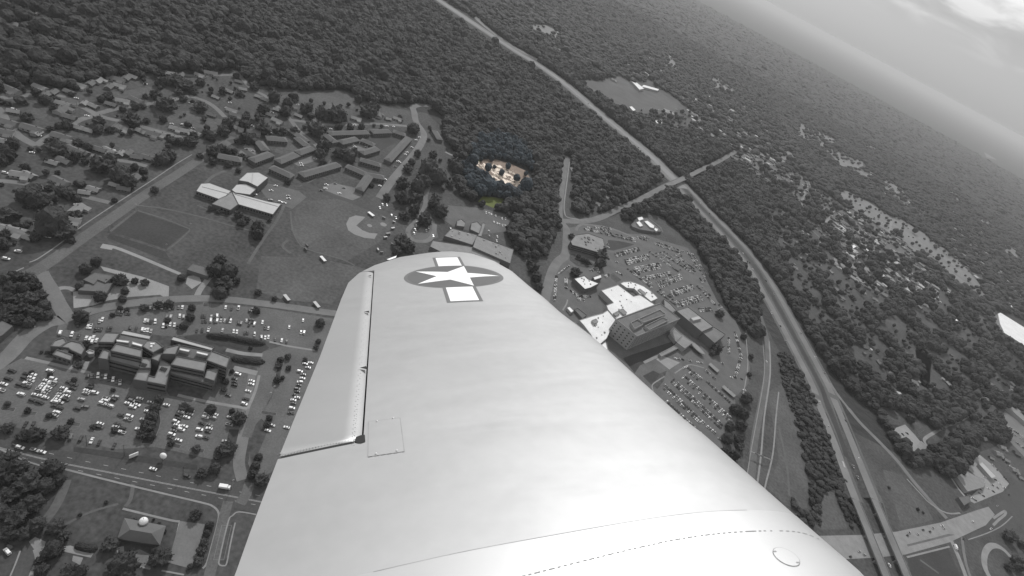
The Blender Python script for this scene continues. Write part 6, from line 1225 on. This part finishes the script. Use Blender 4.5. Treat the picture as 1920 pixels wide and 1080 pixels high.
st = [s for s in st if S0 <= s <= S1 - .0002]
skin('wing_panel', st, cmin, le, 56, M_wing)
GAP = .009
CUT = .019
def cfa(s):
    s2 = s - CUT
    a = te(s) + (hin[1] - tin[1]) * min(1, max(0, (s2 - tin[0]) / (hin[0] - tin[0])))
    return max(min(cmin(s) - GAP, a if s2 < hin[0] else 1e9), te(s) + .002)
sa = [s for s in np.linspace(tin[0] + CUT, hout[0] - GAP, 90)]
def nose(s, c, b): d = max(0, 1 - (b - c) / .075); return -.020 * d * d
skin('aileron', sa, te, cfa, 40, M_ail, -.001, nose)
cv = [s for s in np.linspace(tin[0], hout[0], 60)]  # black strip beneath the hinge gap, painted shade instead of real depth
V = []; Fc = []
for s in cv:
    for c in (cmin(s) - .06, cmin(s) + .004): V.append(W3(s, max(c, te(s) + .001), z=-.25 * zs_(s, c) - .004))
for i in range(len(cv) - 1): Fc.append((2 * i, 2 * i + 1, 2 * i + 3, 2 * i + 2))
local(meshobj('gap_shade_strip', V, Fc, M_gap))
V = []; Fc = []  # near-flush black strip paints the aileron cut as shade, covering the end wall
for i in range(31):
    t_ = i / 30; s = tin[0] + (hin[0] - tin[0]) * t_; c = tin[1] + .01 + (hin[1] - tin[1] - .012) * t_
    for ds in (-.002, .024): V.append(W3(s + ds, max(c, te(s + ds) + .004), -.0045))
for i in range(30): Fc.append((2 * i, 2 * i + 1, 2 * i + 3, 2 * i + 2))
local(meshobj('gap_shade_strip', V, Fc, M_gap))
def decal(name, poly, mt, dz, cuts=3, sub=None):
    "flat painted mark laid on the curved skin; outline in span, chord metres"
    bm = bmesh.new(); vs = [bm.verts.new((a, b, 0)) for a, b in poly]
    for t in tessellate_polygon([[Vector((a, b, 0)) for a, b in poly]]):
        try: bm.faces.new([vs[i] for i in t])
        except ValueError: pass
    for _ in range(cuts):
        bmesh.ops.subdivide_edges(bm, edges=[e for e in bm.edges if e.calc_length() > .03], cuts=1, use_grid_fill=True)
    bmesh.ops.triangulate(bm, faces=bm.faces)
    for v in bm.verts: v.co = W3(v.co.x, v.co.y, dz)
    bmesh.ops.recalc_face_normals(bm, faces=bm.faces)
    for f in bm.faces:
        if f.normal.dot(ndir) < 0: f.normal_flip()
    me = bpy.data.meshes.new(name); bm.to_mesh(me); bm.free(); me.materials.append(mt); o = bpy.data.objects.new(name, me); COL.objects.link(o); local(o); return o
cs, ccn = onwing(852, 517); RI = (onwing(945, 519)[1] - onwing(759, 519)[1]) / 2
sp_ = (onwing(840, 481)[0] - onwing(872, 564)[0]) / 4 / RI      # keeps the bars to the length the photograph shows
def rc(p, r=1.0): return [(cs + a * RI * r, ccn + b * RI * r) for a, b in p]
circ = [(math.cos(t) * sp_, math.sin(t)) for t in [i * math.pi / 32 for i in range(64)]]
circ = [(a * 1.0, b) for a, b in circ]
bw_ = .25; bd = .065
decal('emblem_border', rc(circ), M_ins2, .0012, 5)
decal('emblem_bar_border', rc([(-2.0 * sp_, -bw_ - bd), (2.0 * sp_, -bw_ - bd), (2.0 * sp_, bw_ + bd), (-2.0 * sp_, bw_ + bd)]), M_ins2, .0014, 6)
decal('emblem_disc', rc([(a * .93, b * .93) for a, b in circ]), M_ins, .0018, 5)
for s in (-1, 1): decal('emblem_bar', rc([(s * .95 * sp_, -bw_), (s * 1.93 * sp_, -bw_), (s * 1.93 * sp_, bw_), (s * .95 * sp_, bw_)]), M_insw, .0022, 5)
star = []
for i in range(10):
    r_ = .93 if i % 2 == 0 else .93 * .385; t = i * math.pi / 5; star.append((math.sin(t) * r_ * sp_, math.cos(t) * r_))
decal('emblem_star', rc(star), M_insw, .0026, 5)
# access panel, seams, fasteners
def pxpoly(name, pts, mt, dz, cuts=4): return decal(name, [onwing(*p) for p in pts], mt, dz, cuts)
def wline2(name, pts, wd, mt, dz, dash=None):
    L = smoothline([Vector((*onwing(*p), 0)) for p in pts], 10); mb = MB(); acc = 0
    for a, b in zip(L, L[1:]):
        d = b - a; l = d.length
        if l < 1e-6: continue
        n_ = Vector((-d.y, d.x, 0)) / l * wd / 2; k = max(1, int(l / .008)) if dash else 1
        for i in range(k):
            p, q = a.lerp(b, i / k), a.lerp(b, (i + 1) / k); acc += (q - p).length
            if dash and (acc % dash[1]) > dash[0]: continue
            mb.add([W3((p - n_).x, (p - n_).y, dz), W3((q - n_).x, (q - n_).y, dz), W3((q + n_).x, (q + n_).y, dz), W3((p + n_).x, (p + n_).y, dz)], [(0, 1, 2, 3)])
    o = mb.build(name, mt); local(o); return o
RT = [(560, 1105), (700, 1073), (870, 1035), (1060, 1000), (1280, 965), (1400, 957), (1500, 975), (1560, 1030)]
RTL = [onwing(*p) for p in RT]; RTc = [b for a, b in RTL]; RTs = [a for a, b in RTL]
V = []; Fc = []; nc, nr = 50, 14
for j in range(nc + 1):
    c = RTc[0] + (RTc[-2] - RTc[0]) * j / nc; s1 = float(np.interp(c, RTc, RTs))
    for i in range(nr + 1): s = s1 + (S0 - s1) * i / nr; cc_ = min(max(c, te(s) + .01), le(s) - .01); V.append(W3(s, cc_, .0015))
for j in range(nc):
    for i in range(nr): a = j * (nr + 1) + i; Fc.append((a, a + 1, a + nr + 2, a + nr + 1))
o = meshobj('root_skin', V, Fc, M_root, smooth=True); local(o)
if (o.data.polygons[300].normal.dot(ndir)) < 0: o.data.flip_normals()
pxpoly('access_panel', [(691, 791), (750, 784), (758, 847), (690, 857)], M_wing, .0018)
ap = [a for a in bpy.data.objects if a.name == 'access_panel'][0]
wline2('panel_seam', [(691, 791), (690, 857)], .0016, M_seam, .0023); wline2('panel_seam', [(691, 791), (750, 784)], .0012, M_seam, .0023); wline2('panel_seam', [(750, 784), (758, 847)], .0030, M_seam, .0023); wline2('panel_seam', [(758, 847), (690, 857)], .0035, M_seam, .0023, (.016, .026))
wline2('skin_seam', RT[1:6], .0016, M_seam, .0022)['kind'] = 'stuff'
DS = [(985, 1080), (1100, 1051), (1250, 1016), (1340, 1002), (1440, 996), (1500, 999), (1536, 1012)]
f = wline2('fasteners', [(870, 1108)] + DS, .0034, M_seam, .0026, (.012, .022)); f['kind'] = 'stuff'
for i, (x, y) in enumerate(((707, 791), (737, 785), (744, 846), (705, 852))):
    s, c = onwing(x, y); bm = bmesh.new(); bmesh.ops.create_uvsphere(bm, u_segments=10, v_segments=6, radius=.005); me = bpy.data.meshes.new('screw'); bm.to_mesh(me); bm.free(); me.materials.append(M_screw); o = bpy.data.objects.new('screw', me); COL.objects.link(o); o.location = W3(s, c, .003); local(o)
# filler cap
s, c = onwing(1474, 1045); s2, c2 = onwing(1498, 1048); rr_ = abs(c2 - c) * .98; ring = MB(); cap = []
for i in range(48):
    t0, t1 = i * math.pi / 24, (i + 1) * math.pi / 24
    for (a0, a1) in ((1.0, .972),): ring.add([W3(s + rr_ * a0 * math.sin(t0), c + rr_ * a0 * math.cos(t0), .0030), W3(s + rr_ * a0 * math.sin(t1), c + rr_ * a0 * math.cos(t1), .0030), W3(s + rr_ * a1 * math.sin(t1), c + rr_ * a1 * math.cos(t1), .0030), W3(s + rr_ * a1 * math.sin(t0), c + rr_ * a1 * math.cos(t0), .0030)], [(0, 1, 2, 3)])
    cap.append((s + rr_ * .95 * math.sin(t0), c + rr_ * .95 * math.cos(t0)))
fc = decal('filler_cap', cap, M_root, .0034, 3); o = ring.build('cap_rim', M_seam); local(o)
for t in (2.4, 5.4):
    mb = MB(); a, b = s + rr_ * .85 * math.sin(t), c + rr_ * .85 * math.cos(t); mb.add([W3(a - .0025, b - .006, .0042), W3(a + .0025, b - .006, .0042), W3(a + .0025, b + .006, .0042), W3(a - .0025, b + .006, .0042)], [(0, 1, 2, 3)]); o = mb.build('cap_latch', M_seam); local(o)
# rivets on the aileron and hinge slots
rv = MB()
def rivet(x, y, r=.0028, z=.001):
    s, c = onwing(x, y); p = W3(s, c, z); rv.add([p + sdir * r, p + cdir * r, p - sdir * r, p - cdir * r, p + ndir * r * .7], [(0, 1, 4), (1, 2, 4), (2, 3, 4), (3, 0, 4)])
for i in range(64):
    f_ = (i / 63) ** 1.25; y = 835 - f_ * 300; x = 664 + (835 - y) * .095 * (1) ; rivet(x - (4 if i % 2 else 0), y, .0036)
for i in range(26):
    f_ = i / 25; rivet(526 + f_ * 138, 850 - f_ * 26, .0034)
o = rv.build('rivets', M_screw); o['kind'] = 'stuff'; local(o)
for (x, y, sx, sy) in ((693, 517, 3, 1), (687, 585, 5, 2), (681, 690, 6.5, 3.2)):  # flat black marks paint the shade inside the hinge slots and corner hole
    pts = [onwing(x - sx, y), onwing(x + sx * .9, y - sy), onwing(x + sx * 1.1, y + sy)]; decal('hinge_slot_shade', [(a, b) for a, b in pts], M_gap, .002, 1)
pts = [onwing(*q) for q in ((665, 826), (668, 820), (676, 817), (684, 816), (685, 829), (676, 832), (668, 831))]; decal('hinge_slot_shade', pts, M_gap, .003, 2)
# small wing tip light fairing, white
t = pxpoly('tip_light', [(725, 487), (738, 482), (744, 480), (742, 484), (730, 488)], M_insw, .004, 2)

# ------------------------------------------------------------------ the air
hv = MB(); HB = 60000; hv.add([(-HB, -HB, -1), (HB, -HB, -1), (HB, HB, -1), (-HB, HB, -1), (-HB, -HB, H + 12), (HB, -HB, H + 12), (HB, HB, H + 12), (-HB, HB, H + 12)], [(0, 3, 2, 1), (4, 5, 6, 7), (0, 1, 5, 4), (1, 2, 6, 5), (2, 3, 7, 6), (3, 0, 4, 7)])
hm_ = bpy.data.materials.new('haze'); hm_.use_nodes = True; t = hm_.node_tree; t.nodes.clear(); pv = N(t, 'ShaderNodeVolumePrincipled'); ou = N(t, 'ShaderNodeOutputMaterial'); t.links.new(pv.outputs[0], ou.inputs['Volume'])
pv.inputs['Color'].default_value = (.77, .77, .77, 1); pv.inputs['Density'].default_value = 6e-5; pv.inputs['Anisotropy'].default_value = 0.2
o = hv.build('haze', hm_); tag(o, kind='stuff')
